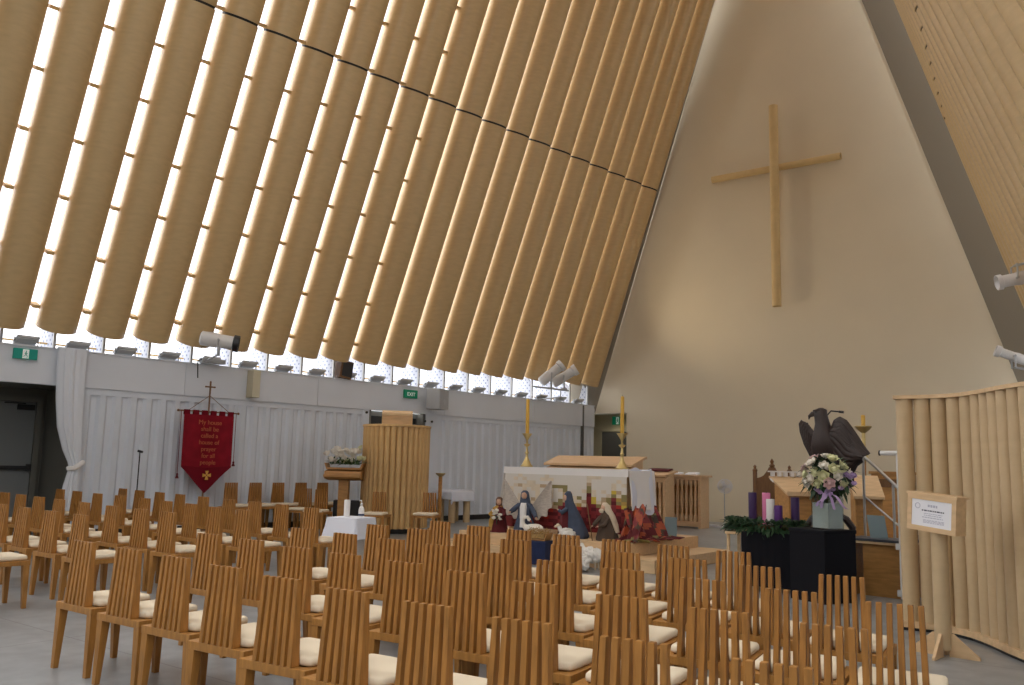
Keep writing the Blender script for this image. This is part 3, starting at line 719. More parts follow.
# gathered curtain tied back at the passage
t = wall_thing('curtain', 'white curtain tied back beside the dark passage', 'curtain', s_of_y(7.52), .16)
c = MB(); secs = []
for z, cx, rx, ry in ((3.26, 0, .215, .05), (2.9, .0, .210, .06), (2.4, .02, .20, .07), (1.9, .06, .18, .075), (1.5, .13, .13, .07), (1.30, .19, .095, .06), (1.22, .20, .085, .055), (1.14, .20, .09, .06), (.9, .17, .11, .07), (.5, .14, .13, .075), (.02, .13, .14, .08)):
    secs.append((cx, 0, z, rx, ry))
c.stack(secs, n=72, wob=.20, k=11); c.build('cloth', M['curtain'], t, smooth=True, ang=80)
c = MB(); c.tube([(.10, -.03, 1.18), (.16, -.08, 1.19), (.24, -.08, 1.24), (.33, -.03, 1.30), (.33, .04, 1.30), (.2, .08, 1.22), (.11, .05, 1.18), (.10, -.03, 1.18)], .034, 8, flat=1.3); c.build('tie_back', M['linen'], t, smooth=True)
MB().box((0, 0, 3.27), (.52, .06, .03)).build('heading', M['curtain'], t)

# microphone stand among the far chairs
t = thing('microphone_stand', 'thin black microphone stand before the white wall, left of the banner', 'microphone stand', (-15.0, 8.67, 0))
c = MB()
c.lathe([(.12, 0), (.12, .018), (.03, .03), (.014, .07)], n=20)
c.build('round_base', M['black'], t, smooth=True)
MB().tube([(0, 0, .06), (.0, 0, 1.50)], .011, 10).build('pole', M['black'], t)
c = MB(); c.tube([(-.03, -.02, 1.52), (.05, .02, 1.50)], .022, 10); c.build('microphone', M['black'], t, smooth=True)

# ------------------------------------------------------------------ processional banner
t = thing('church_banner', 'crimson church banner with gold lettering hanging from a cross topped pole', 'banner', wl(s_of_y(10.07), .36), LROT)
MB().lathe([(.20, 0), (.20, .03), (.05, .06), (.03, .12)], n=20).build('foot', M['dark_oak'], t, smooth=True)
MB().tube([(0, .04, .08), (0, .04, 2.68)], .016, 10).build('pole', M['dark_oak'], t)
c = MB(); c.box((0, .04, 2.775), (.028, .02, .24)); c.box((0, .04, 2.80), (.18, .02, .028)); c.ball((0, .04, 2.90), .018, 8, 6)
for sg in (-1, 1): c.ball((sg * .095, .04, 2.80), .018, 8, 6)
c.build('pole_cross', M['dark_oak'], t)
c = MB(); c.tube([(-.62, 0.02, 2.31), (.62, .02, 2.31)], .014, 10)
for sg in (-1, 1): c.ball((sg * .63, .02, 2.31), .026, 10, 6)
c.build('crossbar', M['dark_oak'], t)
for sg in (-1, 1): MB().tube([(sg * .42, .02, 2.325), (0, .04, 2.63)], .006, 6).build('suspension_cord', M['dark_oak'], t)
def ban(u, v):
    x = (u - .5) * 1.04; zt = 2.25; zb = 1.25 - (.50 * (1 - abs(2 * u - 1)))
    return (x, -.015 - .018 * math.sin(5.5 * u + 1) * v - .010 * math.sin(13 * u) * v, zt + (zb - zt) * v)
c = MB().sheet(ban, 24, 16, .012).build('cloth', M['crimson'], t, smooth=True, ang=60)
def low(u, v):
    x = (u - .5) * 1.04; k_ = 1 - abs(2 * u - 1); z1 = 1.27 - .04 * k_ ; z0 = 1.25 - .50 * k_; b_ = ban(u, .999)
    return (x, b_[1] - .008, (z1 + (z0 - z1) * v))
MB().sheet(low, 24, 6, .006).build('lower_panel', M['crimson_dark'], t, smooth=True, ang=60)
for i in range(6):
    x = -.46 + i * .184; MB().box((x, .012, 2.285), (.115, .055, .10)).build('hanging_tab', M['crimson_dark'], t, bevel=.01)
for i, (tx, sz) in enumerate((('My house', .125), ('shall be', .125), ('called a', .12), ('house of', .12), ('prayer', .12), ('for all', .12), ('people', .12))):
    put_text(tx, sz, M['gold_dim'] if i % 2 else M['gold_dim'], t, (0, -.062, 2.10 - i * .128))
c = MB()
for i in range(4):
    a = i * PI / 2; pr_ = [(.012, .012), (.085, .035), (.085, -.035), (.012, -.012)]
    c.prism([(p_[0] * math.cos(a) - p_[1] * math.sin(a), p_[0] * math.sin(a) + p_[1] * math.cos(a) + 1.09) for p_ in pr_], 'y', -.062, -.052)
c.build('gold_cross', M['gold'], t)
for sg, z in ((-1, 1.03), (1, 1.27)):
    x = sg * .575; o = MB().tube([(x, .0, 2.30), (x, -.01, z + .10)], .006, 6).build('tassel_cord', M['crimson_dark'], t)
    MB().lathe([(.008, .10), (.022, .08), (.016, .06), (.035, 0), (.02, -.002)], c=(x, -.01, z), n=12).build('tassel', M['maroon'], o, smooth=True)

# ------------------------------------------------------------------ theatre spotlights
def theatre_spot(label, loc, aim, length=.52, r_=.12, arm=None, m='white_metal', hood='black'):
    t = thing('theatre_spotlight', label, 'spotlight', loc)
    d_ = Vector(aim).normalized(); q = d_.to_track_quat('Y', 'Z').to_matrix().to_4x4()
    c = MB(); c.lathe([(r_ * .55, -length * .5), (r_ * .85, -length * .46), (r_ * .9, -length * .1), (r_ * .8, -.0), (r_ * .8, length * .38), (r_ * .74, length * .38)], n=20); c.xf(q @ Matrix.Rotation(-PI / 2, 4, 'X'))
    c.build('housing', M[m], t, smooth=True)
    c = MB(); c.lathe([(r_ * .82, length * .36), (r_ * 1.0, length * .38), (r_ * 1.0, length * .52), (r_ * .9, length * .52), (r_ * .6, length * .42)], n=20); c.xf(q @ Matrix.Rotation(-PI / 2, 4, 'X')); c.build('lens_hood', M[hood], t, smooth=True)
    side = d_.cross(Vector((0, 0, 1))).normalized(); up = Vector((0, 0, 1)); s2 = arm[0] if arm else -1
    c = MB(); c.tube([side * (r_ + .03), side * (r_ + .03) + up * s2 * (r_ + .10), -side * (r_ + .03) + up * s2 * (r_ + .10), -side * (r_ + .03)], .016, 8)
    for k_ in (1, -1): c.tube([side * k_ * r_ * .7, side * k_ * (r_ + .05)], .022, 8)
    c.build('yoke', M['grey_metal'], t)
    if arm:
        c = MB(); e_ = Vector(arm[1]); c.tube([up * s2 * (r_ + .10), e_], .022, 8); c.box(e_, (.12, .12, .05)); c.build('mounting_arm', M['grey_metal'], t)
    return t
p = wl(s_of_y(10.0), .66, 3.68); theatre_spot('large white theatre spotlight on the left ledge above the banner', p, (.62, .78, -.12), .72, .165, (-1, (-.52, .05, -.38)))
t = wall_thing('lamp_dimmer', 'grey lamp gear box beneath the large white spotlight on the ledge', 'lamp gear', s_of_y(10.18), .10, 3.27)
MB().box((0, -.02, .06), (.5, .16, .09)).build('case', M['grey_metal'], t, bevel=.01)
c = MB(); c.tube([(-.24, -.04, .08), (-.34, -.08, .02), (-.33, -.09, -.18), (-.31, -.07, -.30)], .012, 8); c.build('cable', M['black'], t)
p1 = wl(s_of_y(19.78), .85, 3.93); p2 = wl(s_of_y(20.35), .85, 3.90)
theatre_spot('left one of two pale spotlights angled up on the ledge near the end wall', p1, (.55, .45, .62), .78, .16, (-1, tuple(Vector((0, 0, -.40)))), hood='white_metal')
theatre_spot('right one of two pale spotlights angled up on the ledge near the end wall', p2, (.66, .40, .50), .78, .16, (-1, tuple(Vector((0, 0, -.34)))), hood='white_metal')
t = wall_thing('lamp_bar', 'horizontal pipe bar carrying the two pale spotlights', 'pipe bar', s_of_y(19.8), .85, 3.52)
MB().tube([(-.75, 0, 0), (.75, 0, 0)], .024, 10).build('bar', M['grey_metal'], t)
MB().tube([(.4, 0, .02), (.4, 0, -.20), (.4, .84, -.25)], .022, 10).build('upright', M['grey_metal'], t)
theatre_spot('white spotlight high on the right edge beside the grey lining strip', (-1.99, 16.72, 4.77), (-.8, -.35, -.18), .55, .132, (1, (.42, .04, .30)), hood='white_metal')
theatre_spot('white spotlight low on the right edge above the tube screen', (-2.36, 19.0, 3.72), (-.8, -.3, .35), .62, .11, (-1, (.95, .10, -.42)), hood='white_metal')
# ------------------------------------------------------------------ altar steps
t = thing('altar_steps', 'two pale timber steps carrying the altar', 'steps', (-7.8, 12.3, 0))
def slab(name, x0, x1, y0, y1, z0, z1, m='pale'):
    MB().box(((x0 + x1) / 2 + 7.8, (y0 + y1) / 2 - 12.3, (z0 + z1) / 2), (x1 - x0, y1 - y0, z1 - z0)).build(name, M[m], t, bevel=.006)
slab('lower_step', -9.9, -5.8, 11.0, 13.5, 0, .18); slab('upper_step', -9.45, -6.3, 11.14, 13.45, .18, .36)

# ------------------------------------------------------------------ altar
AX0, AX1, AY0, AY1, AZ = -8.94, -6.60, 11.68, 12.46, 1.40
acx, acy = (AX0 + AX1) / 2, (AY0 + AY1) / 2; hw, hd = (AX1 - AX0) / 2, (AY1 - AY0) / 2
t = thing('altar', 'long altar table dressed in a patchwork frontal behind the nativity figures', 'altar', (acx, acy, .39))
MB().box((0, 0, .965), (2 * hw - .02, 2 * hd - .02, .07)).build('altar_top', M['pale'], t, bevel=.006)
for a in (-1, 1):
    for b_ in (-1, 1): MB().box((a * (hw - .12), b_ * (hd - .12), .45), (.12, .12, .96)).build('leg', M['pale'], t, bevel=.006)
def al(u, v):   # altar cloth: over the top, down both ends
    L = hw + .62; x = (2 * u - 1) * L; y = (2 * v - 1) * (hd + .01); cx = max(-hw - .01, min(hw + .01, x)); e = abs(x - cx); sg = 1 if x > 0 else -1
    return (cx + sg * e * (.10 + .07 * math.sin(11 * y + 1) * min(1, e * 3)), y * (1 + .10 * e), 1.008 - e * .985)
MB().sheet(al, 48, 14, .006).build('altar_cloth', M['linen'], t, smooth=True, ang=60)
MB().box((0, -hd - .02, .96), (2 * hw + .02, .012, .11)).build('cloth_hem', M['linen'], t)
# patchwork frontal: white at the top, gold, olive and red blocks towards the hem
cols = [M['linen'], M['cream_cloth'], mat('ochre_patch', (.40, .26, .07), .9), mat('olive_patch', (.24, .20, .08), .9), M['red_cloth'], M['maroon'], mat('tan_patch', (.44, .32, .20), .9), mat('scarlet_patch', (.36, .03, .02), .9), mat('yellow_patch', (.55, .40, .06), .9), mat('natural_linen', (.64, .60, .54), .95)]
rr = random.Random(11); c = MB(); NX, NZ = 26, 16
skyl = [.46, .54, .52, .46, .44, .48, .56, .60, .58, .50, .48, .50, .54, .72, .66, .54, .60, .58, .88, .72, .56, .62, .66, .86, .74, .66]
for i in range(NX):
    for j in range(NZ):
        z = (j + .5) / NZ; s_ = skyl[i]
        if z > s_: k = 1 if rr.random() < .25 else 9
        elif z > s_ - .12: k = rr.choice([6, 1, 6, 3, 1])
        elif z > max(.42, s_ - .22): k = rr.choice([2, 3, 6, 2, 8])
        elif z > .20: k = rr.choice([4, 5, 4, 7, 5, 4])
        else: k = rr.choice([5, 4, 5, 4])
        if j == 12 and 2 <= i <= 13: k = rr.choice([3, 1, 3, 6])
        c.cur = k; x0 = -hw + .02 + (2 * hw - .04) * i / NX; w_ = (2 * hw - .04) / NX
        c.box((x0 + w_ / 2, -hd - .018, .05 + .86 * z), (w_ * 1.0, .012 + .002 * ((i + j) % 2), .86 / NZ))
c.build('frontal', cols, t)
# white linen over the right end
def ln(u, v):
    y = (u - .5) * (.62 + .14 * v); e = v * .66 - .14
    x = hw + (-.14 + v * .66 if e < 0 else .012 + e * .12 + .03 * math.sin(10 * y) * e * 2)
    return (acx + x, acy + y - .02, .39 + (1.022 if e < 0 else 1.022 - e * 1.25 + .04 * math.sin(7 * u)))
tag(MB().sheet(ln, 18, 18, .006).build('linen_cloth', M['linen_blue'], None, smooth=True, ang=60), 'white lace edged cloth hanging over the right end of the altar', 'cloth')
# red and orange drapery spilling from the right end to the steps
pt = [M['red_cloth'], M['maroon'], M['orange_cloth'], M['brown_cloth'], M['olive_cloth']]
def fabric_patch(a, z):   # printed satin: slanting streaks, mostly dark reds
    k_ = math.floor(a * 11 + 2.2 * math.sin(z * 7)) * 7 + math.floor(z * 9 + 1.5 * math.sin(a * 9)) * 3
    return (0, 1, 3, 1, 0, 2, 1, 3, 0, 1, 4, 2, 1)[k_ % 13]
c = MB(); rr = random.Random(4); NU, NV = 34, 26
def dp(u, v):
    y = AY0 - .22 + u * 1.02 + .12 * (u - .5) * v; fold = math.sin(21 * u + 3 * v) * .05 + math.sin(37 * u - 5 * v) * .03
    e = v * 1.05; zz = max(.385 + .03 * math.sin(17 * u + 9 * v) ** 2, .84 - e * .74 + .025 * math.sin(9 * u))
    return (AX1 + .05 + (.16 + .26 * v) * v + fold * (.5 + v), y, zz)
c.sheet(dp, NU, NV, .010)
o = c.build('red_drapery', pt, None, smooth=True, ang=50); tag(o, 'red and orange satin drapery spilling from the right end of the altar', 'drapery')
for p_ in o.data.polygons:
    q_ = p_.center; p_.material_index = fabric_patch(q_.y, q_.z)
c = MB(); rr = random.Random(9)
def dp2(u, v):
    x = -6.60 + u * .34; y = AY0 - .05 - .34 * v - .03 * math.sin(14 * u); return (x, y, max(.375 + .035 * math.sin(11 * u + 12 * v) ** 2, .80 - .62 * v ** .8 + .10 * u + .04 * math.sin(19 * u)))
c.sheet(dp2, 24, 18, .010); o = c.build('red_drapery', pt, None, smooth=True, ang=50); tag(o, 'dark red satin drapery bunched before the right front corner of the altar', 'drapery')
for p_ in o.data.polygons:
    q_ = p_.center; p_.material_index = fabric_patch(q_.x, q_.z)
t = thing('booklet_board', 'blue grey board leaning on the steps right of the red drapery', 'board', (-6.44, 12.75, .36), R(20))
MB().box((0, 0, .165), (.19, .012, .31), rx=R(-14)).build('panel', M['teal_book'], t, bevel=.003)
MB().box((0, .075, .12), (.10, .01, .24), rx=R(16)).build('strut', M['teal_book'], t)
def candlestick(label, loc):
    t = thing('altar_candlestick', label, 'candlestick', loc, 0, 'brass altar candlesticks')
    MB().lathe([(.0, 0), (.105, 0), (.105, .02), (.085, .035), (.055, .09), (.028, .15), (.020, .20), (.034, .235), (.020, .26), (.017, .33), (.046, .36), (.060, .375), (.020, .39), (.018, .44), (.030, .47), (.060, .52), (.088, .555), (.080, .56), (.026, .535), (.026, .57), (0, .57)], n=24).build('stick', M['brass'], t, smooth=True)
    MB().lathe([(.029, .55), (.031, .56), (.029, 1.13), (.018, 1.14), (0, 1.142)], n=18).build('candle', M['wax_gold'], t, smooth=True)
    MB().tube([(0, 0, 1.135), (.002, 0, 1.165)], .003, 6).build('wick', M['black'], t)
candlestick('brass candlestick with a gold candle at the left end of the altar', (-8.74, 12.0, AZ + .008))
candlestick('brass candlestick with a gold candle near the right end of the altar', (-6.90, 12.0, AZ + .008))

# ------------------------------------------------------------------ nativity figures
def doll_head(m, c, r_): m.ball(c, (r_ * .86, r_ * .95, r_ * 1.12), 14, 10)
def face(t, c, r_, rot):
    """nose, eyes and mouth on the front (-y) of a head turned by rot"""
    q = Matrix.Translation(c) @ Matrix.Rotation(rot, 4, 'Z'); m = MB()
    m.lathe([(r_ * .02, .25 * r_), (r_ * .10, .0), (r_ * .17, -.14 * r_), (r_ * .05, -.2 * r_)], c=(0, -r_ * .93, 0), n=8); m.xf(q); m.build('nose', M['skin'], t, smooth=True)
    for sg in (-1, 1): m = MB(); m.ball((sg * r_ * .34, -r_ * .80, r_ * .18), r_ * .09, 6, 4); m.xf(q); m.build('eye', M['black'], t)
    m = MB(); m.box((0, -r_ * .84, -r_ * .42), (r_ * .36, r_ * .06, r_ * .09)); m.xf(q); m.build('mouth', M['maroon'], t)
def sleeve(name, m_, t, pts, rad, hand=True, fingers_dir=(0, -1, 0)):
    c = MB(); c.tube(pts, rad, 12); s_ = c.build(name, M[m_], t, smooth=True)
    if hand:
        e = Vector(pts[-1]); d_ = (Vector(pts[-1]) - Vector(pts[-2])).normalized(); h_ = MB(); h_.ball(e + d_ * .018, (.017, .017, .013), 8, 6)
        sd = d_.cross(Vector((0, 0, 1))); sd = sd.normalized() if sd.length > .1 else Vector((1, 0, 0))
        for i in range(4): f0 = e + d_ * .028 + sd * (i - 1.5) * .0085; h_.tube([f0, f0 + d_ * (.020 - .003 * abs(i - 1.4)), f0 + d_ * .030 + Vector((0, 0, -.008))], [.0045, .004, .003], 6)
        f0 = e + d_ * .012 + sd * .017; h_.tube([f0, f0 + sd * .010 + d_ * .012], [.005, .0035], 6)
        h_.build('hand', M['skin'], s_, smooth=True)
# angel
t = thing('angel_figure', 'winged angel figurine in a blue robe before the left end of the altar', 'figurine', (-8.26, 11.31, .36), R(18)); t.scale = (.92,) * 3
c = MB(); c.stack([(0, .03, 0, .20, .15), (0, .02, .06, .19, .14), (0, .02, .20, .15, .12), (0, .01, .34, .11, .09), (0, .01, .46, .115, .085), (0, .01, .52, .095, .07), (0, .0, .56, .045, .045), (0, -.005, .60, .042, .042)], 40, .09, 9)
c.build('robe', M['blue_robe'], t, smooth=True, ang=80)
c = MB(); c.stack([(0, -.075, .12, .06, .06), (0, -.070, .30, .055, .04), (0, -.068, .46, .06, .035), (0, -.05, .53, .045, .03)], 20, .05, 6); c.build('tunic_front', M['linen'], t, smooth=True, ang=80)
c = MB(); doll_head(c, (0, -.01, .655), .062); c.build('head', M['skin'], t, smooth=True); face(t, (0, -.01, .655), .060, 0)
c = MB(); c.stack([(0, .03, .50, .10, .05), (0, .025, .58, .085, .055), (0, .015, .66, .074, .062), (0, .01, .71, .062, .058), (0, .005, .74, .03, .03)], 24, .04, 6); c.build('head_scarf', M['blue_robe'], t, smooth=True, ang=80)
sleeve('sleeve', 'blue_robe', t, [(-.09, 0, .50), (-.17, -.05, .42), (-.20, -.14, .38)], [.040, .046, .036]); sleeve('sleeve', 'blue_robe', t, [(.09, 0, .50), (.18, -.03, .38), (.24, -.10, .30)], [.040, .046, .036])
for sg in (-1, 1):
    def wing(u, v, sg=sg):
        ax = Vector((sg * (.05 + .36 * v), .09 + .05 * v, .42 + .50 * v)); wd_ = (.07 + .17 * math.sin(PI * min(1, .15 + .80 * v))) * (1 - .55 * max(0, v - .75) / .25)
        pr_ = Vector((sg * .52, .05, -.80)).normalized(); scal = 1 + .10 * math.sin(22 * v)
        return ax + pr_ * (wd_ * 1.35 * u * scal) + Vector((0, .03 * math.sin(PI * u), 0))
    MB().sheet(wing, 8, 22, .014 * sg).build('wing', M['feather'], t, smooth=True, ang=60)
# kneeling blue cloaked figure
t = thing('cloaked_figure', 'kneeling figurine wrapped in a plain blue hooded cloak', 'figurine', (-7.78, 11.62, .36), R(20))
t.location = (-7.40, 11.36, .36); t.scale = (.95,) * 3
c = MB(); c.stack([(.04, .02, 0, .22, .19), (.05, .03, .04, .225, .19), (.05, .03, .16, .18, .15), (.02, .02, .32, .135, .115), (-.02, .01, .46, .10, .095), (-.045, .0, .56, .072, .075), (-.06, 0, .63, .070, .072), (-.065, 0, .69, .062, .064), (-.06, .005, .735, .03, .032)], 40, .035, 7)
c.build('cloak', M['blue_robe'], t, smooth=True, ang=80)
c = MB(); doll_head(c, (-.095, -.025, .63), .052); c.build('head', M['skin'], t, smooth=True); face(t, (-.095, -.025, .63), .050, R(-60))
sleeve('sleeve', 'blue_robe', t, [(-.06, -.08, .46), (-.14, -.12, .40), (-.19, -.09, .43)], [.035, .038, .026])
c = MB(); c.stack([(-.10, -.03, .02, .12, .12), (-.11, -.03, .20, .09, .09), (-.09, -.02, .42, .07, .07)], 20, .05, 6); c.build('under_robe', M['maroon'], t, smooth=True, ang=80)
# bearded elder with hood and staff
t = thing('elder_figure', 'dark robed kneeling figurine with a cream veil and thin staff', 'figurine', (-6.78, 11.36, .36), R(10)); t.scale = (.86,) * 3
c = MB(); c.stack([(0, .02, 0, .19, .16), (0, .02, .05, .19, .16), (.0, .02, .20, .15, .13), (-.02, .01, .36, .11, .09), (-.03, 0, .44, .08, .07), (-.04, 0, .48, .04, .04), (-.04, 0, .52, .04, .04)], 36, .07, 8); c.build('robe', M['brown_cloth'], t, smooth=True, ang=80)
c = MB(); doll_head(c, (-.055, -.015, .555), .058); c.build('head', M['skin'], t, smooth=True); face(t, (-.055, -.015, .555), .056, R(-40))
c = MB(); c.stack([(-.08, -.05, .47, .03, .03), (-.085, -.06, .51, .045, .03), (-.075, -.045, .54, .04, .03)], 12); c.build('beard', M['cream_cloth'], t, smooth=True)
c = MB(); c.stack([(.16, .09, .14, .03, .08), (.12, .07, .28, .05, .09), (.06, .05, .42, .065, .085), (0, .03, .52, .07, .075), (-.03, .015, .60, .065, .07), (-.045, .01, .645, .035, .04)], 24, .05, 6); c.build('veil', M['cream_cloth'], t, smooth=True, ang=80)
sleeve('sleeve', 'brown_cloth', t, [(-.10, -.03, .40), (-.16, -.12, .30), (-.20, -.14, .26)], [.036, .040, .03]); sleeve('sleeve', 'brown_cloth', t, [(.05, -.06, .38), (.02, -.16, .28), (-.08, -.18, .25)], [.036, .040, .03])
MB().tube([(-.20, -.16, .0), (-.25, -.17, .30), (-.31, -.15, .62)], .009, 8).build('staff', M['dark_oak'], t)
# gold cloaked figure on the left carrying white flowers
t = thing('gold_cloaked_figure', 'brown haired figurine in a mustard cloak holding white flowers', 'figurine', (-8.76, 11.30, .36), R(22)); t.scale = (.84,) * 3
c = MB(); c.stack([(0, .02, 0, .17, .14), (0, .02, .05, .165, .135), (0, .02, .22, .13, .11), (0, .01, .38, .10, .085), (0, 0, .45, .09, .07), (0, 0, .49, .04, .04), (0, 0, .53, .038, .038)], 36, .07, 8); c.build('robe', M['maroon'], t, smooth=True, ang=80)
c = MB(); c.stack([(-.11, .05, .03, .10, .11), (-.10, .04, .20, .10, .12), (-.07, .03, .36, .09, .11), (-.03, .02, .46, .10, .08), (0, .015, .50, .06, .05)], 28, .08, 7); c.build('cloak', M['gold_cloth'], t, smooth=True, ang=80)
c = MB(); doll_head(c, (0, -.01, .575), .060); c.build('head', M['skin'], t, smooth=True); face(t, (0, -.01, .575), .058, 0)
c = MB(); c.stack([(0, .02, .50, .075, .05), (0, .025, .56, .078, .055), (0, .015, .62, .070, .060), (0, .005, .65, .05, .048), (0, 0, .665, .02, .02)], 22, .06, 7); c.build('hair', M['hair_brown'], t, smooth=True, ang=80)
sleeve('sleeve', 'gold_cloth', t, [(-.09, 0, .42), (-.14, -.10, .34), (-.05, -.16, .30)], [.036, .040, .03]); sleeve('sleeve', 'maroon', t, [(.09, 0, .42), (.14, -.09, .34), (.06, -.16, .28)], [.036, .040, .03])
t = thing('lily_posy', 'posy of white lilies held by the mustard cloaked figurine', 'flowers', (-8.68, 11.14, .60)); t.scale = (.9,) * 3
rr = random.Random(21); c = MB()
for i in range(16): a = rr.uniform(0, 6.28); leaf(c, (0, 0, 0), (math.cos(a), math.sin(a) * .6, rr.uniform(.1, 1)), rr.uniform(.08, .15), .025)
c.tube([(0, 0, -.12), (0, 0, .02)], .008, 6); c.build('foliage', M['leaf'], t)
pw = rose(.036, 8).mesh('blossom', M['petal_white'])
for i in range(9): child(pw, t, 'blossom', (rr.uniform(-.09, .09), rr.uniform(-.05, .02), rr.uniform(-.02, .13)), (rr.uniform(-.7, .7), rr.uniform(-.7, .7), 0))
# animals
def sheep(label, loc, rz, s=1., down=True, neck=(.16, .0, .22)):
    t = thing('toy_sheep', label, 'sheep', loc, rz, 'woolly sheep of the nativity')
    rr = random.Random(len(label)); c = MB(); base = .115 * s if down else .20 * s
    c.ball((0, 0, base), (.19 * s, .125 * s, .115 * s), 20, 12)
    for i in range(60):
        a = rr.uniform(0, 2 * PI); e = rr.uniform(-.6, 1.45); x, y, z = .185 * s * math.cos(a) * math.cos(e), .12 * s * math.sin(a) * math.cos(e), .11 * s * math.sin(e); c.ball((x, y, base + z), .036 * s, 7, 5)
    c.tube([(.10 * s, 0, base + .03 * s), (.17 * s, 0, base + .10 * s), (.20 * s, 0, base + .17 * s)], [.075 * s, .058 * s, .05 * s], 12)
    c.build('body', M['wool'], t, smooth=True)
    c = MB(); hx, hz = .225 * s, base + .185 * s; c.ball((hx, 0, hz), (.055 * s, .045 * s, .050 * s), 12, 8); c.tube([(hx + .02 * s, 0, hz - .005), (hx + .085 * s, 0, hz - .035 * s)], [.040 * s, .024 * s], 10); h_ = c.build('head', M['cream_cloth'], t, smooth=True)
    for sg in (-1, 1):
        MB().ball((hx - .015 * s, sg * .062 * s, hz + .012 * s), (.014 * s, .032 * s, .010 * s), 8, 5).build('ear', M['cream_cloth'], h_, smooth=True)
        MB().ball((hx + .040 * s, sg * .030 * s, hz + .014 * s), .007 * s, 6, 4).build('eye', M['black'], h_)
    for sx in (-.10, .11):
        for sy in (-.06, .06):
            if down: MB().tube([(sx * s, sy * 1.4 * s, .05 * s), ((sx + .03) * s, sy * 1.9 * s, .022 * s), ((sx + .10) * s, sy * 1.9 * s, .018 * s)], [.026 * s, .02 * s, .016 * s], 8).build('leg', M['cream_cloth'], t, smooth=True)
            else: MB().tube([(sx * s, sy * s, base - .06 * s), ((sx + .008) * s, sy * s, base * .45), (sx * s, sy * s, .0)], [.030 * s, .017 * s, .016 * s], 8).build('leg', M['cream_cloth'], t, smooth=True)
    MB().tube([(-.17 * s, 0, base + .03 * s), (-.215 * s, 0, base - .03 * s)], [.028 * s, .016 * s], 8).build('tail', M['wool'], t, smooth=True)
sheep('white woolly sheep lying beside the straw before the blue cloaked figurine', (-7.38, 11.20, .36), R(200), .62)
sheep('white woolly sheep standing against the lower step below the staff bearer', (-6.72, 10.84, 0), R(185), .92, False)
sheep('white woolly sheep on the floor in front of the steps', (-6.72, 10.50, 0), R(150), .95)
t = thing('bird_figure', 'white long necked bird figurine sitting before the angel', 'figurine', (-8.02, 11.20, .36), R(190)); t.scale = (.85,) * 3
c = MB(); c.ball((0, 0, .11), (.17, .10, .10), 18, 10); c.tube([(.11, 0, .13), (.19, 0, .19), (.20, 0, .27), (.155, 0, .325), (.10, 0, .325), (.075, 0, .29)], [.060, .042, .032, .030, .032, .030], 12); c.build('body', M['petal_white'], t, smooth=True)
c = MB(); c.ball((.07, 0, .285), (.036, .030, .034), 10, 7); h_ = c.build('head', M['petal_white'], t, smooth=True)
MB().tube([(.05, 0, .27), (.015, 0, .235)], [.016, .006], 8).build('beak', M['orange_cloth'], h_, smooth=True)
for sg in (-1, 1):
    MB().ball((-.03, sg * .085, .135), (.15, .028, .075), 14, 8).build('wing', M['petal_white'], t, smooth=True)
t = thing('straw_crib', 'straw filled crib on the navy draped box', 'crib', (-7.66, 10.84, .34), R(10))
c = MB(); c.prism([(-.16, 0), (.16, 0), (.20, .11), (.175, .11), (.15, .02), (-.15, .02), (-.175, .11), (-.20, .11)], 'y', -.11, .11); c.build('trough', M['oak'], t, bevel=.004)
c = MB(); rr = random.Random(2)
for i in range(150):
    p_ = Vector((rr.uniform(-.16, .16), rr.uniform(-.10, .10), rr.uniform(.07, .14))); d_ = Vector((rr.uniform(-1, 1), rr.uniform(-1, 1), rr.uniform(-.3, .9))).normalized() * rr.uniform(.04, .09); c.tube([p_, p_ + d_], .0035, 4)
c.box((0, 0, .06), (.28, .18, .06)); o = c.build('straw_bed', M['straw'], t); o['kind'] = 'stuff'
t = thing('draped_box', 'box covered in navy cloth standing on the floor before the altar steps', 'box', (-7.66, 10.80, 0), R(8))
MB().box((0, 0, .16), (.42, .28, .32)).build('box', M['pale'], t)
c = MB()
def bx(u, v):
    a = u * 2 * PI; n_ = 1.0; ca, sa = math.cos(a), math.sin(a); k_ = 1 / max(abs(ca) / .225, abs(sa) / .155)
    return (ca * k_ * (1 + .03 * math.sin(18 * a) * v), sa * k_ * (1 + .03 * math.sin(18 * a) * v), .332 - .325 * v)
c.sheet(bx, 64, 6, -.004); c.box((0, 0, .333), (.452, .312, .006)); c.build('navy_cloth', M['navy'], t, smooth=True, ang=50)

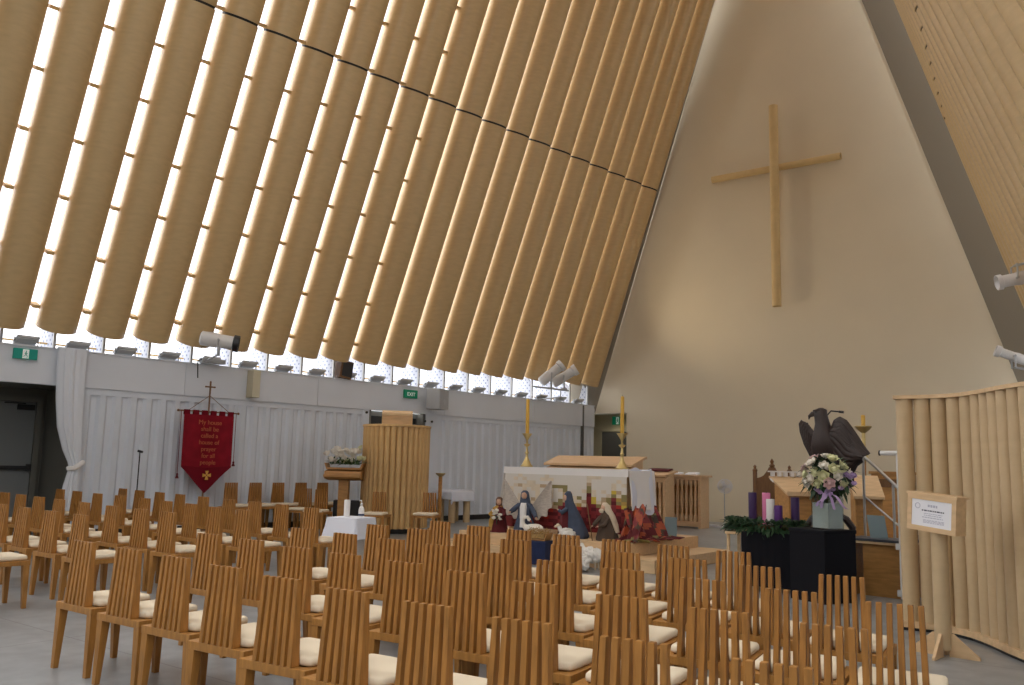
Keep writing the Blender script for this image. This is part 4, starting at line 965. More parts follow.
# ------------------------------------------------------------------ chancel stalls
def stall(label, loc, rz, L, dep, H, slant, nb, m='pale_pink', lo=.10):
    t = thing('chancel_stall', label, 'stall', loc, rz)
    c = MB()
    if slant: c.prism([(-dep / 2 - .10, H - slant), (-dep / 2 - .10, H - slant + .05), (dep / 2, H), (dep / 2 + .08, H), (dep / 2 + .08, H - .05), (dep / 2, H - .05)], 'x', -L / 2 - .08, L / 2 + .08)
    else: c.box((0, 0, H - .025), (L + .16, dep + .14, .05))
    c.build('top', M[m], t, bevel=.005)
    zt = H - slant - .03
    MB().box((0, -dep / 2, zt - .04), (L, .06, .10)).build('top_rail', M[m], t, bevel=.004)
    MB().box((0, -dep / 2, lo), (L, .07, .12)).build('base_rail', M[m], t, bevel=.004)
    for sx in (-1, 1):
        MB().box((sx * L / 2, -dep / 2, zt / 2 + .0), (.075, .075, zt)).build('corner_post', M[m], t, bevel=.004)
        c = MB(); c.prism([(-dep / 2, 0), (dep / 2, 0), (dep / 2, H - .05), (-dep / 2, zt)], 'x', sx * L / 2 - .02, sx * L / 2 + .02); c.build('end_panel', M[m], t)
    bm_ = MB().lathe([(.030, lo + .06), (.050, lo + .07), (.050, lo + .18), (.028, lo + .26), (.044, (lo + zt) / 2), (.026, zt - .26), (.048, zt - .18), (.048, zt - .10), (.03, zt - .09)], n=10).mesh('baluster', M[m], smooth=True)
    for i in range(nb): child(bm_, t, 'baluster', (-L / 2 + L * (i + 1) / (nb + 1), -dep / 2, 0))
    MB().box((0, dep / 2 - .02, H / 2 - .05), (L, .03, H - .12)).build('back_board', M['oak'], t)
    return t
stall('long slant topped stall with balusters behind the altar', (-9.80, 15.9, 0), R(3), 1.95, .50, 1.66, .22, 15)
stall('slant topped reading desk behind the right end of the altar', (-10.05, 19.2, 0), R(0), .62, .46, 1.38, .16, 4)
stall('flat topped baluster stall near the end wall with two papers', (-9.78, 20.2, 0), R(-4), 1.0, .40, 1.28, 0, 7)
t = thing('desk_folder', 'closed dark red folder on the reading desk behind the altar', 'folder', (-10.05, 19.30, 1.37), R(0))
MB().box((0, 0, .018), (.60, .26, .022), rx=R(12)).build('cover', M['maroon'], t); MB().box((0, 0, .030), (.56, .23, .008), rx=R(12)).build('page_block', M['maroon'], t)
for x_, lb in ((-10.04, 'left'), (-9.60, 'right')):
    c = MB(); c.box((0, 0, .02), (.30, .22, .035), rx=R(10)); o = c.build('hymn_sheet_stack', M['paper'], None, loc=(x_, 20.18, 1.29)); tag(o, '%s stack of white papers on the flat topped baluster stall' % lb, 'papers')
t = thing('pedestal_fan', 'small white pedestal fan before the white end wall', 'fan', (-9.12, 21.0, 0), R(35))
MB().lathe([(.17, 0), (.17, .02), (.05, .04), (.02, .06)], n=20).build('base', M['fan_white'], t, smooth=True)
MB().tube([(0, 0, .04), (0, 0, .98)], .013, 10).build('pole', M['grey_metal'], t)
c = MB(); c.tube([(0, .10, 1.02), (0, .0, 1.02), (0, -.05, 1.02)], [.035, .055, .03], 12); c.build('motor', M['fan_white'], t, smooth=True)
c = MB()
for r_ in (.06, .10, .14, .175):
    for y in (-.12, -.03): c.tube([(r_ * math.cos(a * PI / 14), y, 1.02 + r_ * math.sin(a * PI / 14)) for a in range(29)], .005 if r_ < .17 else .008, 5, cap=False)
for k_ in range(20): a = k_ * PI / 10; c.tube([(.03 * math.cos(a), -.135, 1.02 + .03 * math.sin(a)), (.175 * math.cos(a), -.12, 1.02 + .175 * math.sin(a)), (.175 * math.cos(a), -.03, 1.02 + .175 * math.sin(a))], .0042, 4)
c.build('guard', M['fan_white'], t)
for k_ in range(3):
    c = MB(); a0 = k_ * 2.094; c.sheet(lambda u, v, a0=a0: ((.03 + .12 * v) * math.cos(a0 + (u - .5) * .9), -.08 + (u - .5) * .04, 1.02 + (.03 + .12 * v) * math.sin(a0 + (u - .5) * .9)), 4, 4, .003); c.build('blade', M['fan_white'], t, smooth=True)
t = thing('floor_socket', 'small white socket block on the floor by the end wall', 'socket', (-9.35, 20.9, 0)); MB().box((0, 0, .03), (.22, .10, .06)).build('block', M['fan_white'], t, bevel=.01)
MB().tube([(.11, 0, .03), (.16, .02, .008), (.24, .10, .008)], .008, 6).build('cable', M['fan_white'], t)
# ------------------------------------------------------------------ advent wreath stand
t = thing('wreath_table', 'low wooden table beneath the advent wreath, draped in black', 'table', (-4.12, 10.72, 0), R(6))
MB().box((0, 0, .675), (.86, .52, .03)).build('tabletop', M['pale'], t)
for a in (-1, 1):
    for b_ in (-1, 1): MB().box((a * .40, b_ * .22, .33), (.035, .035, .66)).build('leg', M['pale'], t)
c = MB()
def bc(u, v):
    a = u * 2 * PI; ca, sa = math.cos(a), math.sin(a); k_ = 1 / max(abs(ca) / .32, abs(sa) / .285)
    return (.10 + ca * k_ * (1 + .025 * math.sin(26 * a) * v), sa * k_ * (1 + .03 * math.sin(22 * a) * v), .70 - .64 * v)
c.sheet(bc, 80, 5, -.005); c.box((.10, 0, .698), (.63, .56, .008)); c.build('black_drape', M['black_cloth'], t, smooth=True, ang=60)
t = thing('advent_wreath', 'green advent wreath of evergreen sprigs around the five candles', 'wreath', (-4.12, 10.72, .704))
rr = random.Random(31); c = MB(); c.tube([(.36 * math.cos(a * PI / 12), .20 * math.sin(a * PI / 12), .05) for a in range(25)], .035, 8, cap=False); c.build('ring', M['dark_oak'], t)
c = MB()
for i in range(1500):
    a = rr.uniform(0, 2 * PI); ph = rr.uniform(-.5, PI * 1.0); b_ = (.43 * math.cos(a) + rr.uniform(-.06, .05), .25 * math.sin(a) + rr.uniform(-.05, .05), .055 + .06 * math.sin(ph))
    leaf(c, b_, (math.cos(a) * math.cos(ph) + rr.uniform(-.5, .5), math.sin(a) * math.cos(ph) + rr.uniform(-.5, .5), math.sin(ph) * .8 + rr.uniform(-.3, .25)), rr.uniform(.06, .12), rr.uniform(.020, .040), .5)
c.build('evergreen_foliage', M['leaf'], t)
for lb, x, y, h_, m in (('tall dark purple candle at the left of the advent wreath', -4.29, 10.74, .43, 'wax_dark'), ('tall pink candle at the back of the advent wreath', -4.15, 10.84, .43, 'wax_pink'),
                        ('white candle in the middle of the advent wreath', -4.03, 10.66, .36, 'wax_white'), ('short bright purple candle at the front of the advent wreath', -3.90, 10.58, .29, 'wax_purple'),
                        ('tall dark purple candle at the right of the advent wreath', -3.75, 10.74, .39, 'wax_dark')):
    candle_thing(lb, (x, y, .706 + .036), .05, h_, M[m], 'advent candles')
# ------------------------------------------------------------------ black plinth, vase and bouquet
t = thing('black_plinth', 'tall black cloth covered plinth carrying the glass vase', 'plinth', (-3.17, 10.0, 0))
u_, v_ = Vector((-.906, .42, 0)), Vector((.42, .906, 0)); o0 = Vector((0, 0, 0))
def quad(a, b_, z): return [o0 + Vector((0, 0, z)), o0 + v_ * b_ + Vector((0, 0, z)), o0 + v_ * b_ + u_ * a + Vector((0, 0, z)), o0 + u_ * a + Vector((0, 0, z))]
MB().hexa(quad(.52, .50, 0), quad(.52, .50, .785)).build('box', M['black_cloth'], t, bevel=.008)
def ex(q, e, z): c_ = sum(q, Vector()) / 4; return [Vector((c_.x + (p_.x - c_.x) * e, c_.y + (p_.y - c_.y) * e, z)) for p_ in q]
MB().hexa(ex(quad(.52, .50, 0), 1.03, .76), ex(quad(.52, .50, 0), 1.03, .80)).build('lid', M['black_cloth'], t, bevel=.006)
VX = (-3.23, 10.32, .802)
t = thing('glass_vase', 'clear square glass vase on the black plinth', 'vase', VX, R(-24))
c = MB(); wq = [(-.125, -.125), (.125, -.125), (.125, .125), (-.125, .125)]
for (x, y, sx, sy) in ((0, -.122, .25, .008), (0, .122, .25, .008), (-.122, 0, .008, .236), (.122, 0, .008, .236)): c.box((x, y, .215), (sx, sy, .42))
c.box((0, 0, .006), (.25, .25, .010)); c.build('glass', M['glass'], t)
MB().box((0, 0, .155), (.23, .23, .28)).build('water', M['milky'], t)
t = thing('flower_bouquet', 'large bouquet of cream roses and lilac ribbons in the glass vase', 'flowers', VX)
rr = random.Random(13); c = MB()
for i in range(16):
    a = rr.uniform(0, 6.28); r_ = rr.uniform(.01, .08); c.tube([(r_ * math.cos(a), r_ * math.sin(a), .03), (r_ * .5 * math.cos(a + 1), r_ * .5 * math.sin(a + 1), .40), (2.4 * r_ * math.cos(a), 2.4 * r_ * math.sin(a), .60)], .006, 6)
c.build('stem_bundle', M['leaf_mid'], t)
c = MB(); cb_ = Vector((0, 0, .60))
for i in range(230):
    d_ = Vector((rr.gauss(0, 1), rr.gauss(0, 1), rr.gauss(0, .9))).normalized(); p_ = cb_ + Vector((d_.x * .235, d_.y * .18, d_.z * .20)) * rr.uniform(.55, 1.12)
    leaf(c, p_, d_ + Vector((rr.uniform(-.6, .6), rr.uniform(-.6, .6), rr.uniform(-.5, .3))), rr.uniform(.07, .15), rr.uniform(.025, .055))
c.build('foliage', M['leaf'], t)
bl = {k_: [rose(s_, 3 + i).mesh('blossom', M[k_]) for i, s_ in enumerate((.052, .062))] for k_ in ('petal_white', 'petal_cream', 'petal_pink', 'petal_lilac')}
spots = [(-.05, -.20, .64, 'petal_cream'), (.03, -.21, .60, 'petal_cream'), (.15, -.16, .61, 'petal_white'), (-.11, -.14, .75, 'petal_white'), (.02, -.17, .72, 'petal_white'), (.09, -.10, .80, 'petal_cream'),
         (-.18, -.12, .62, 'petal_cream'), (-.16, -.14, .52, 'petal_white'), (.19, -.10, .52, 'petal_cream'), (.08, -.20, .53, 'petal_pink'), (-.04, -.18, .52, 'petal_cream'), (-.12, -.02, .80, 'petal_pink'), (.0, -.02, .83, 'petal_white'),
         (.17, -.02, .72, 'petal_cream'), (-.22, -.02, .68, 'petal_pink'), (.22, .02, .62, 'petal_white'), (-.10, -.19, .57, 'petal_white'), (.12, -.17, .68, 'petal_cream'), (-.02, .15, .70, 'petal_white'), (.12, .14, .64, 'petal_cream'), (-.14, .13, .62, 'petal_pink')]
for i, (x, y, z, k_) in enumerate(spots):
    d_ = Vector((x, y, (z - .6) * 1.2)); o = child(bl[k_][i % 2], t, 'blossom', (x * 1.14, y, z)); o.rotation_euler = d_.to_track_quat('Z', 'Y').to_euler()
for i in range(14):
    x, y, z = (rr.uniform(-.15, .20), rr.uniform(-.17, -.1), rr.uniform(.40, .54)) if i < 7 else (rr.uniform(.22, .34), rr.uniform(-.14, -.04), rr.uniform(.46, .70)); child(bl['petal_lilac'][0], t, 'blossom', (x, y, z), (rr.uniform(.6, 1.6), rr.uniform(-.5, .5), 0)).scale = (.55, .55, .55)
c = MB()
for k_ in range(5):
    a = -1.2 + k_ * .45; c.sheet(lambda u, v, a=a, k_=k_: (.05 * math.cos(a) + (.10 + .03 * k_) * v * math.sin(a * 2) + .03 * u, -.13 - .03 * math.sin(3 * v), .45 - .20 * v + .02 * math.sin(8 * v + k_)), 2, 10, .002)
for sg in (-1, 1): c.tube([(0, -.14, .44), (sg * .06, -.16, .49), (sg * .10, -.16, .45), (sg * .05, -.16, .42), (0, -.14, .44)], .016, 6, flat=.3)
c.build('ribbon', M['petal_lilac'], t, smooth=True)

# ------------------------------------------------------------------ eagle lectern
t = thing('eagle_lectern', 'dark carved eagle lectern with raised wings behind the bouquet', 'lectern', (-3.56, 11.45, 0), R(-4))
MB().lathe([(.30, 0), (.30, .06), (.25, .09), (.20, .12), (.11, .20), (.085, .30), (.10, .42), (.075, .55), (.07, .85), (.10, .98), (.07, 1.06), (.12, 1.14), (.17, 1.18), (.17, 1.22), (.06, 1.25)], n=24).build('pedestal', M['bronze'], t, smooth=True)
sm = MB(); sm.tube([(.12, 0, .90), (.20, 0, .86), (.27, 0, .76), (.26, 0, .64), (.18, 0, .60), (.14, 0, .66), (.17, 0, .71)], [.04, .045, .045, .04, .032, .028, .02], 8); sm = sm.mesh('scroll', M['bronze'], smooth=True)
for i in range(4): child(sm, t, 'scroll_bracket', (0, 0, 0), (0, 0, R(20) + i * PI / 2))
MB().ball((0, 0, 1.33), .11, 18, 12).build('orb', M['bronze'], t, smooth=True)
B = 1.38; e_ = MB()
def ringat(c_, tilt, rx, ry, n=24):
    u, v = Vector((1, 0, 0)), Vector((0, math.cos(tilt), math.sin(tilt))); return MB().ring(Vector(c_) + Vector((0, 0, B)), u, v, rx, ry, n)
body = [((.02, .17, -.10), .9, .03, .02), ((.01, .14, -.02), .7, .10, .07), ((0, .09, .10), .4, .15, .12), ((0, .03, .24), .15, .20, .16), ((-.01, -.02, .38), 0, .195, .16), ((-.02, -.05, .50), -.05, .155, .13), ((-.03, -.06, .60), 0, .115, .10), ((-.035, -.06, .68), 0, .095, .088), ((-.045, -.07, .75), 0, .088, .076), ((-.055, -.075, .81), 0, .088, .068), ((-.05, -.07, .86), 0, .078, .058), ((-.05, -.07, .885), 0, .025, .022)]
e_.loft([ringat(*b_) for b_ in body]); e_.build('body', M['bronze'], t, smooth=True, ang=70)
c = MB(); c.tube([(-.10, -.08, B + .81), (-.155, -.09, B + .805), (-.195, -.095, B + .775), (-.20, -.096, B + .735)], [.040, .034, .020, .004], 12); bk = c.build('beak', M['bronze'], t, smooth=True)
for sg in (-1, 1): MB().ball((-.092, -.078 + sg * .052, B + .825), .013, 8, 6).build('eye', M['black'], t)
c = MB(); c.tube([(-.13, -.125, B + .845), (-.04, -.12, B + .86)], [.012, .016], 6); c.build('brow', M['bronze'], t)
def feather_plate(poly, y0, th, bow=.05):
    """leaf shaped wing outline (x, z) filled as a bowed plate: strips between the leading and trailing edges"""
    lead, trail = poly; m = MB(); n = len(lead)
    def fn(u, v):
        q = v * (n - 1); i = min(int(q), n - 2); f = q - i
        a = (lead[i][0] + (lead[i + 1][0] - lead[i][0]) * f, lead[i][1] + (lead[i + 1][1] - lead[i][1]) * f); b_ = (trail[i][0] + (trail[i + 1][0] - trail[i][0]) * f, trail[i][1] + (trail[i + 1][1] - trail[i][1]) * f)
        x = a[0] + (b_[0] - a[0]) * u; z = a[1] + (b_[1] - a[1]) * u
        return (x, y0 - bow * math.sin(PI * u) - .008 * abs(math.sin(9 * PI * u)) + .10 * v * 0, B + z)
    m.sheet(fn, 36, 24, th); return m
# wing on the picture's left: seen narrow;  wing on the right: broad
L_lead = [(-.10, .45), (-.19, .56), (-.28, .70), (-.335, .74), (-.37, .69), (-.36, .58), (-.31, .42), (-.24, .28), (-.17, .16)]
L_trail = [(-.06, .30), (-.10, .36), (-.20, .55), (-.29, .66), (-.34, .66), (-.325, .52), (-.25, .34), (-.16, .20), (-.12, .12)]
L_trail = [(-.02, .42), (-.05, .44), (-.09, .46), (-.10, .44), (-.10, .40), (-.09, .34), (-.07, .26), (-.06, .18), (-.08, .10)]
feather_plate((L_lead, L_trail), -.02, .03, .03).build('wing', M['bronze'], t, smooth=True, ang=40)
R_lead = [(.06, .46), (.09, .60), (.13, .71), (.19, .75), (.26, .71), (.33, .61), (.40, .49), (.46, .38), (.52, .29)]
R_trail = [(.02, .36), (.02, .34), (.03, .28), (.06, .18), (.12, .08), (.20, -.01), (.30, .06), (.36, .17), (.44, .23)]
feather_plate((R_lead, R_trail), -.03, .035, .07).build('wing', M['bronze'], t, smooth=True, ang=40)
R2l = [(.10, .46), (.13, .57), (.17, .66), (.21, .68), (.26, .62), (.31, .53), (.35, .44)]; R2t = [(.08, .40), (.09, .36), (.12, .32), (.17, .28), (.22, .25), (.27, .27), (.32, .36)]
feather_plate((R2l, R2t), -.085, .02, .02).build('wing_coverts', M['bronze'], t, smooth=True, ang=40)
tl = [(.06, .10), (.12, .02), (.17, -.06), (.20, -.14)]; tt = [(.14, .16), (.22, .08), (.27, .0), (.27, -.10)]
feather_plate((tl, tt), .10, .03, .01).build('tail', M['bronze'], t, smooth=True, ang=40)
for sg in (-1, 1):
    c = MB(); c.tube([(sg * .06, .06, B + .10), (sg * .065, .0, B + .03), (sg * .06, -.05, B - .0)], [.05, .035, .028], 10)
    for k_ in (-1, 0, 1): c.tube([(sg * .06, -.05, B + .0), (sg * .06 + k_ * .03, -.10, B - .02), (sg * .06 + k_ * .035, -.115, B - .06)], [.02, .015, .004], 6)
    c.build('leg', M['bronze'], t, smooth=True)
t = thing('lectern_microphone', 'black gooseneck microphone rising behind the eagle head', 'microphone', (-3.59, 11.56, 1.85))
c = MB(); c.tube([(0, 0, 0), (-.005, 0, .20), (-.0, 0, .33), (.05, 0, .385), (.17, 0, .372)], .010, 8); c.build('gooseneck', M['black'], t, smooth=True)
c = MB(); c.tube([(.15, 0, .374), (.21, 0, .366)], .016, 8); c.build('capsule', M['black'], t, smooth=True)
c = MB(); c.ball((0, 0, .20), (.04, .03, .05), 10, 8); c.tube([(0, 0, -.05), (0, 0, .16)], .024, 8); c.build('clamp', M['black'], t, smooth=True)

# ------------------------------------------------------------------ prayer desk, carved chair, torch, stalls on the right
t = thing('prayer_desk', 'pale slant topped prayer desk with a slotted back rail', 'desk', (-4.72, 13.2, 0), R(45))
c = MB(); c.hexa([(0, 0, 1.07), (.74, 0, 1.07), (.74, .66, 1.33), (0, .66, 1.33)], [(0, 0, 1.105), (.74, 0, 1.105), (.74, .66, 1.365), (0, .66, 1.365)]); c.build('slant_top', M['pale'], t, bevel=.004)
MB().box((.37, .012, 1.115), (.74, .025, .05)).build('book_stop', M['pale'], t)
MB().hexa([(.06, .08, 0), (.68, .08, 0), (.68, .58, 0), (.06, .58, 0)], [(.06, .08, 1.09), (.68, .08, 1.09), (.68, .58, 1.28), (.06, .58, 1.28)]).build('body', M['oak'], t, bevel=.005)
for i in range(7): MB().box((.05 + i * .107, .62, 1.39), (.055, .05, .07)).build('rail_post', M['linen'], t)  # posts, rail and strip in white: sunlight put into the colour
MB().box((.37, .62, 1.432), (.78, .07, .022)).build('back_rail', M['linen'], t, bevel=.003)
MB().hexa([(-.02, .47, 1.265), (.76, .47, 1.265), (.76, .57, 1.305), (-.02, .57, 1.305)], [(-.02, .47, 1.285), (.76, .47, 1.285), (.76, .57, 1.325), (-.02, .57, 1.325)]).build('sunlit_strip', M['linen'], t)
t = thing('carved_chair', 'dark carved high backed chair with pointed finials behind the prayer desk', 'chair', (-5.48, 14.6, 0), R(10))
c = MB(); pts = [(-.28, .45), (.28, .45), (.28, 1.30)] + [(.28 - .022 * k_, 1.30 + .05 * math.sin(k_ * .35)) for k_ in range(1, 5)] + [(.14, 1.36), (.08, 1.44), (.05, 1.50), (-.05, 1.50), (-.08, 1.44), (-.14, 1.36)] + [(-.19 - .022 * k_, 1.33 - .02 * k_ / 4) for k_ in range(0, 4)] + [(-.28, 1.30)]
c.prism(pts, 'y', -.02, .03); c.build('back_panel', M['dark_oak'], t, bevel=.006)
for sg in (-1, 1):
    c = MB(); c.box((sg * .285, 0, .71), (.06, .07, 1.42)); c.lathe([(.035, 1.42), (.045, 1.45), (.02, 1.48), (.028, 1.51), (.0, 1.54)], c=(sg * .285, 0, 0), n=10); c.build('back_post', M['dark_oak'], t)
MB().lathe([(.03, 1.49), (.05, 1.53), (.02, 1.56), (.035, 1.60), (0, 1.65)], c=(0, .005, 0), n=10).build('finial', M['dark_oak'], t)
MB().box((0, -.24, .45), (.60, .48, .06)).build('seat', M['dark_oak'], t, bevel=.005)
for sg in (-1, 1):
    MB().box((sg * .27, -.45, .33), (.06, .06, .66)).build('leg', M['dark_oak'], t); MB().box((sg * .27, -.22, .68), (.07, .50, .04)).build('arm', M['dark_oak'], t, bevel=.005)
t = thing('processional_torch', 'tall brass topped candle pole behind the eagle lectern', 'candle stand', (-3.86, 14.2, 0))
MB().lathe([(.16, 0), (.16, .03), (.05, .06), (.025, .12)], n=20).build('foot', M['dark_oak'], t, smooth=True)
MB().tube([(0, 0, .06), (0, 0, 1.70)], .026, 10).build('pole', M['oak'], t)
MB().lathe([(.03, 1.62), (.07, 1.68), (.05, 1.74), (.028, 1.82), (.03, 2.06), (.10, 2.12), (.13, 2.16), (.12, 2.17), (.04, 2.15), (0, 2.15)], n=20).build('brass_head', M['brass'], t, smooth=True)
MB().lathe([(.032, 2.14), (.032, 2.33), (.02, 2.34), (0, 2.34)], n=14).build('candle', M['wax_gold'], t, smooth=True)
t = thing('side_stall', 'oak stall with a pale sloping top beside the steel handrail', 'stall', (-3.47, 12.8, 0), R(24)); t.scale = (.52, .75, 1.03)
for x_ in (-.34, .30): MB().prism([(-.30, 0), (.28, 0), (.28, 1.32), (-.30, 1.10)], 'x', x_, x_ + .04).build('side_panel', M['oak'], t)
MB().hexa([(-.38, -.36, 1.06), (.38, -.36, 1.06), (.38, .32, 1.33), (-.38, .32, 1.33)], [(-.38, -.36, 1.10), (.38, -.36, 1.10), (.38, .32, 1.37), (-.38, .32, 1.37)]).build('sloping_top', M['pale'], t, bevel=.004)
MB().box((0, -.26, .55), (.60, .03, 1.08)).build('front_panel', M['oak'], t)
t = thing('back_panel_stall', 'golden oak panelled stall back behind the steel grab rail', 'stall', (-3.42, 14.1, 0), R(4))
MB().box((0, 0, .72), (.62, .05, 1.44)).build('panel', M['oak'], t, bevel=.004); MB().box((0, -.01, 1.455), (.68, .09, .04)).build('cap_rail', M['oak'], t, bevel=.004)
MB().box((0, -.032, 1.30), (.46, .02, .12)).build('dark_inset', M['dark_oak'], t); MB().box((0, -.20, .42), (.60, .38, .05)).build('seat', M['oak'], t)
for sg in (-1, 1): MB().box((sg * .29, -.18, .20), (.04, .36, .40)).build('side', M['oak'], t)

# ------------------------------------------------------------------ steel rails
t = thing('handrail', 'steel stair handrail sloping down behind the black plinth', 'handrail', (-3.25, 11.9, 0))
A, Bp = Vector((0, 0, 1.67)), Vector((.50, -.12, 1.22)); n0 = Vector((-.06, .02, 1.72))
MB().tube([n0 + Vector((-.10, .02, -.02)), n0, A, Bp, Bp + Vector((.06, -.02, -.05))], .020, 12).build('top_rail', M['steel'], t, smooth=True)
MB().tube([(-.02, .02, 1.16), (.44, -.10, .80)], .013, 10).build('lower_rail', M['steel'], t, smooth=True)
for f in (.0, .76):
    p_ = A.lerp(Bp, f); MB().tube([p_, (p_.x, p_.y, .02)], .017, 10).build('post', M['steel'], t, smooth=True); MB().lathe([(.05, 0), (.05, .015), (.02, .02)], c=(p_.x, p_.y, 0), n=14).build('floor_flange', M['steel'], t)
t = thing('grab_rail', 'white painted tee shaped grab rail at the left edge of the tube screen', 'handrail', (-2.57, 10.85, 0))
MB().tube([(0, 0, .04), (0, 0, 1.68)], .026, 12).build('post', M['white_metal'], t, smooth=True)
MB().tube([(-.20, .02, 1.685), (.10, -.01, 1.685)], .028, 12).build('bar', M['white_metal'], t, smooth=True)
c = MB(); c.tube([(-.215, .0215, 1.685), (-.198, .0198, 1.685)], .031, 12); c.build('end_cap', M['black'], t)
for z in (.10, .62): MB().box((-.012, 0, z), (.09, .06, .07)).build('clamp', M['white_metal'], t, bevel=.006)
# table with the slate top, tilted blue panel, black box under it
t = thing('service_table', 'oak service table with a dark slate top left of the tube screen', 'table', (-2.78, 11.3, 0), R(-6))
MB().box((-.10, 0, .655), (.72, .46, .03)).build('tabletop', M['slate_top'], t, bevel=.004)
MB().box((-.10, 0, .625), (.70, .44, .03)).build('apron', M['pale'], t)
MB().box((-.02, .02, .305), (.54, .38, .61)).build('cabinet', M['oak'], t, bevel=.005)
MB().box((-.40, .0, .305), (.04, .36, .61)).build('side_leg', M['oak'], t)
t = thing('card_stand', 'blue grey card standing tilted on the slate topped table', 'card', (-2.90, 11.25, .672), R(-12))
c = MB(); c.prism([(-.12, 0), (.10, 0), (.06, .27), (-.16, .27)], 'y', -.008, .0); c.build('card', M['teal_book'], t)
MB().box((0, .045, .10), (.06, .09, .20), top=(1, .15)).build('easel_back', M['teal_book'], t)
t = thing('black_case', 'black equipment case on the floor between plinth and service table', 'case', (-3.20, 11.02, 0), R(-10))
t.location = (-3.27, 11.05, 0)
MB().box((0, 0, .25), (.18, .24, .50)).build('shell', M['black'], t, bevel=.012); MB().tube([(-.05, 0, .50), (-.05, 0, .54), (.05, 0, .54), (.05, 0, .50)], .010, 8).build('handle', M['black'], t)

# ------------------------------------------------------------------ curved screen of cardboard tubes on the right
t = thing('tube_screen', 'curved screen of upright cardboard tubes at the right picture edge', 'screen', (-2.02, 9.06, 0))
path = [Vector(p_) - Vector((-2.1, 9.06)) for p_ in ((-2.16, 9.08), (-2.00, 9.10), (-1.85, 9.08), (-1.70, 9.02), (-1.57, 8.92), (-1.46, 8.79), (-1.365, 8.65), (-1.28, 8.51), (-1.19, 8.36), (-1.09, 8.21), (-.99, 8.08), (-.88, 7.97), (-.76, 7.88), (-.63, 7.81), (-.49, 7.76), (-.34, 7.74))]
m = MB().lathe([(.052, .07), (.0765, .072), (.0765, 2.17), (.052, 2.172)], n=24).mesh('tube', M['kraft_small'], smooth=True)
for p_ in path: child(m, t, 'tube', (p_.x, p_.y, 0))
def rail(name, z0, z1, w_, mk):
    c = MB(); L = []
    for i, p_ in enumerate(path):
        d_ = (path[min(i + 1, len(path) - 1)] - path[max(i - 1, 0)]).normalized(); nn = Vector((-d_.y, d_.x)) * w_
        e0 = -d_ * .09 if i == 0 else d_ * 0
        L.append([Vector((*(p_ + e0 + nn), z0)), Vector((*(p_ + e0 - nn), z0)), Vector((*(p_ + e0 - nn), z1)), Vector((*(p_ + e0 + nn), z1))])
    c.loft(L); c.build(name, M[mk], t)
rail('top_rail', 2.17, 2.205, .085, 'pale'); rail('base_rail', .03, .085, .085, 'pale'); rail('floor_channel', .0, .03, .06, 'black')
# notice stand
t = thing('notice_stand', 'framed white notice on a cardboard tube post before the tube screen', 'sign', (-1.60, 8.0, 0), R(-25))
MB().lathe([(.050, .05), (.064, .052), (.064, 1.0), (.050, 1.002)], n=20).build('post', M['kraft_small'], t, smooth=True)
fm = MB(); fm.prism([(.045, 0), (.27, 0), (.27, .02), (.08, .18), (.045, .18)], 'y', -.012, .012); fm = fm.mesh('foot', M['pale'])
for i in range(4): child(fm, t, 'foot', (0, 0, 0), (0, 0, R(20) + i * PI / 2))
bx_ = MB().box((0, 0, 0), (.45, .12, .295)).build('case', M['pale'], t, bevel=.004, loc=(0, -.02, 1.13)); bx_.rotation_euler = (0, R(4.5), 0)
def on_case(mb, name, m): o = mb.build(name, m, bx_); return o
c = MB(); c.box((0, -.064, .128), (.45, .012, .04)); c.box((0, -.064, -.128), (.45, .012, .04)); c.box((-.205, -.064, 0), (.04, .012, .216)); c.box((.205, -.064, 0), (.04, .012, .216)); on_case(c, 'frame', M['pale'])
on_case(MB().box((0, 0, .155), (.47, .15, .018)), 'lid', M['pale'])
on_case(MB().box((0, -.0615, 0), (.37, .004, .216)), 'notice', M['paper'])
ink = MB(); pale_ink = MB(); rr = random.Random(8)
def words(mb, z, x0, x1, h_):
    x = x0
    while x < x1 - .008:
        w_ = min(rr.uniform(.010, .028), x1 - x); mb.box((x + w_ / 2, -.0642, z), (w_, .001, h_)); x += w_ + .006
words(ink, .022, -.09, .115, .011)
for z, x0_, x1_, h_ in ((.062, -.035, .065, .020), (-.002, -.07, .10, .006), (-.017, -.07, .10, .006), (-.034, -.085, .12, .007), (-.056, -.075, .12, .006), (-.066, -.075, .12, .006), (-.076, -.075, .12, .006)):
    pale_ink = MB(); words(pale_ink, z, x0_, x1_, h_); on_case(pale_ink, 'text_line', M['ink_pale'])
c = MB(); c.tube([(-.13 + .022 * math.cos(a * PI / 8), -.0642, .055 + .022 * math.sin(a * PI / 8)) for a in range(17)], .0025, 5, cap=False)
on_case(ink, 'bold_line', M['ink']); on_case(c, 'round_mark', M['ink_pale'])
SKY = 6.0; EXPO = -1.32
SPOTS = [('cross_lamp', tuple(p1 + Vector((.52, .42, .50))), (-7.6, 22.6, 8.2), 520, (1, .80, .52), 100, 1.0, .10),
         ('altar_lamp', tuple(wl(s_of_y(10.45), .98, 3.58)), (-7.6, 18.5, 2.6), 450, (1, .84, .60), 75, 1.0, .2),
         ('lobby_fill', (-13.9, D + .75, 3.0), (-13.9, D + .8, 0), 25, (1, .9, .7), 150, 1.0, .1)]  # lobby light is added fill without a fixture, brightens the beige wall
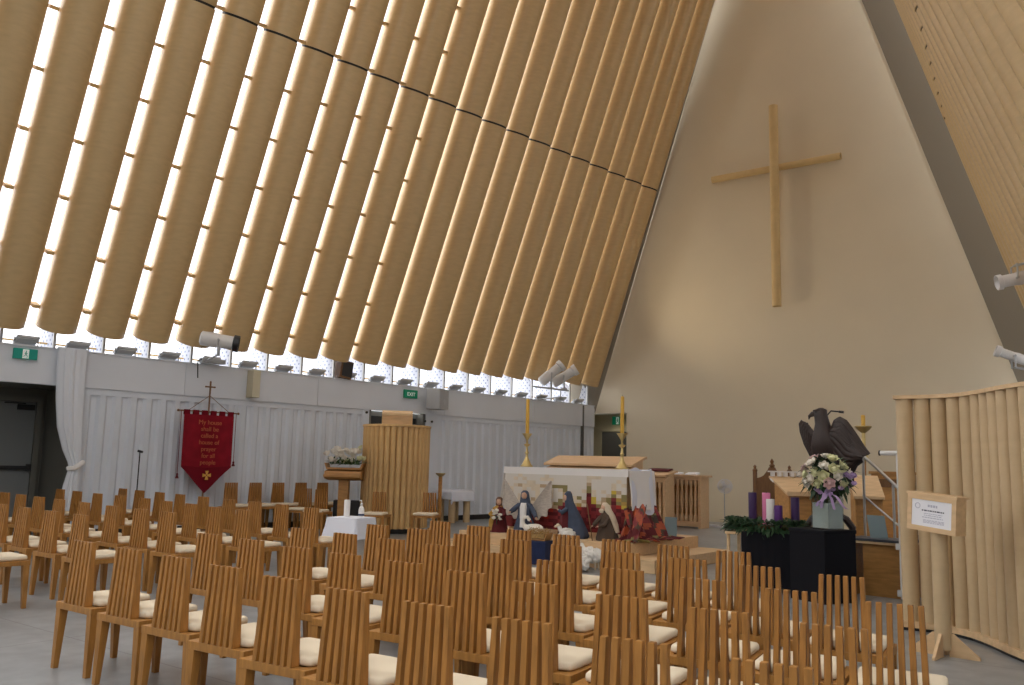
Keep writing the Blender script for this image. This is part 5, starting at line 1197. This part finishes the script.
# ------------------------------------------------------------------ light
wd = bpy.data.worlds.new('overcast_sky'); SC.world = wd; wd.use_nodes = True
nt = wd.node_tree; bg = nt.nodes['Background']; bg.inputs[1].default_value = SKY
tc = nt.nodes.new('ShaderNodeTexCoord'); dt = nt.nodes.new('ShaderNodeVectorMath'); dt.operation = 'DOT_PRODUCT'; nt.links.new(tc.outputs['Generated'], dt.inputs[0])
dt.inputs[1].default_value = Vector((-.50, -.78, .38)).normalized()     # the cloud is brightest low on the left, behind the photographer
mr = nt.nodes.new('ShaderNodeMapRange'); mr.inputs['From Min'].default_value = .97; mr.inputs['From Max'].default_value = -.15
nt.links.new(dt.outputs['Value'], mr.inputs['Value'])
mx = nt.nodes.new('ShaderNodeMix'); mx.data_type = 'RGBA'; mx.inputs['A'].default_value = (3.0, 2.95, 2.85, 1); mx.inputs['B'].default_value = (.75, .78, .82, 1)
nt.links.new(mr.outputs[0], mx.inputs['Factor']); nt.links.new(mx.outputs['Result'], bg.inputs[0])
def spot(name, loc, target, energy, col, ang, blend=.6, size=.08):
    l = bpy.data.lights.new(name, 'SPOT'); l.energy = energy; l.color = col; l.spot_size = R(ang); l.spot_blend = blend; l.shadow_soft_size = size
    o = bpy.data.objects.new(name, l); COL.objects.link(o); o.location = loc
    o.rotation_euler = (Vector(target) - Vector(loc)).to_track_quat('-Z', 'Y').to_euler(); return o
for a in SPOTS: spot(*a)
# ------------------------------------------------------------------ camera
cam = bpy.data.cameras.new('camera'); co = bpy.data.objects.new('camera', cam); COL.objects.link(co); SC.camera = co
cam.sensor_width = 36; cam.lens = 36 * 872 / 1024; cam.clip_start = .05; cam.clip_end = 200
right = Vector((.79821846, .60188367, .02415232)); down = Vector((-.06354149, .12400519, -.99024502)); fwd = Vector((-.59900732, .78889718, .13722782))
co.matrix_world = Matrix(((right.x, -down.x, -fwd.x, 0), (right.y, -down.y, -fwd.y, 0), (right.z, -down.z, -fwd.z, EYE), (0, 0, 0, 1)))
vs = SC.view_settings; vs.view_transform = 'Standard'; vs.look = 'None'; vs.gamma = 1; vs.use_curve_mapping = False; vs.exposure = EXPO
SC.display_settings.display_device = 'sRGB'
SC.cycles.max_bounces = 10; SC.cycles.diffuse_bounces = 6; SC.cycles.transparent_max_bounces = 16
SC.cycles.sample_clamp_indirect = 6.0; SC.cycles.caustics_reflective = False; SC.cycles.caustics_refractive = False
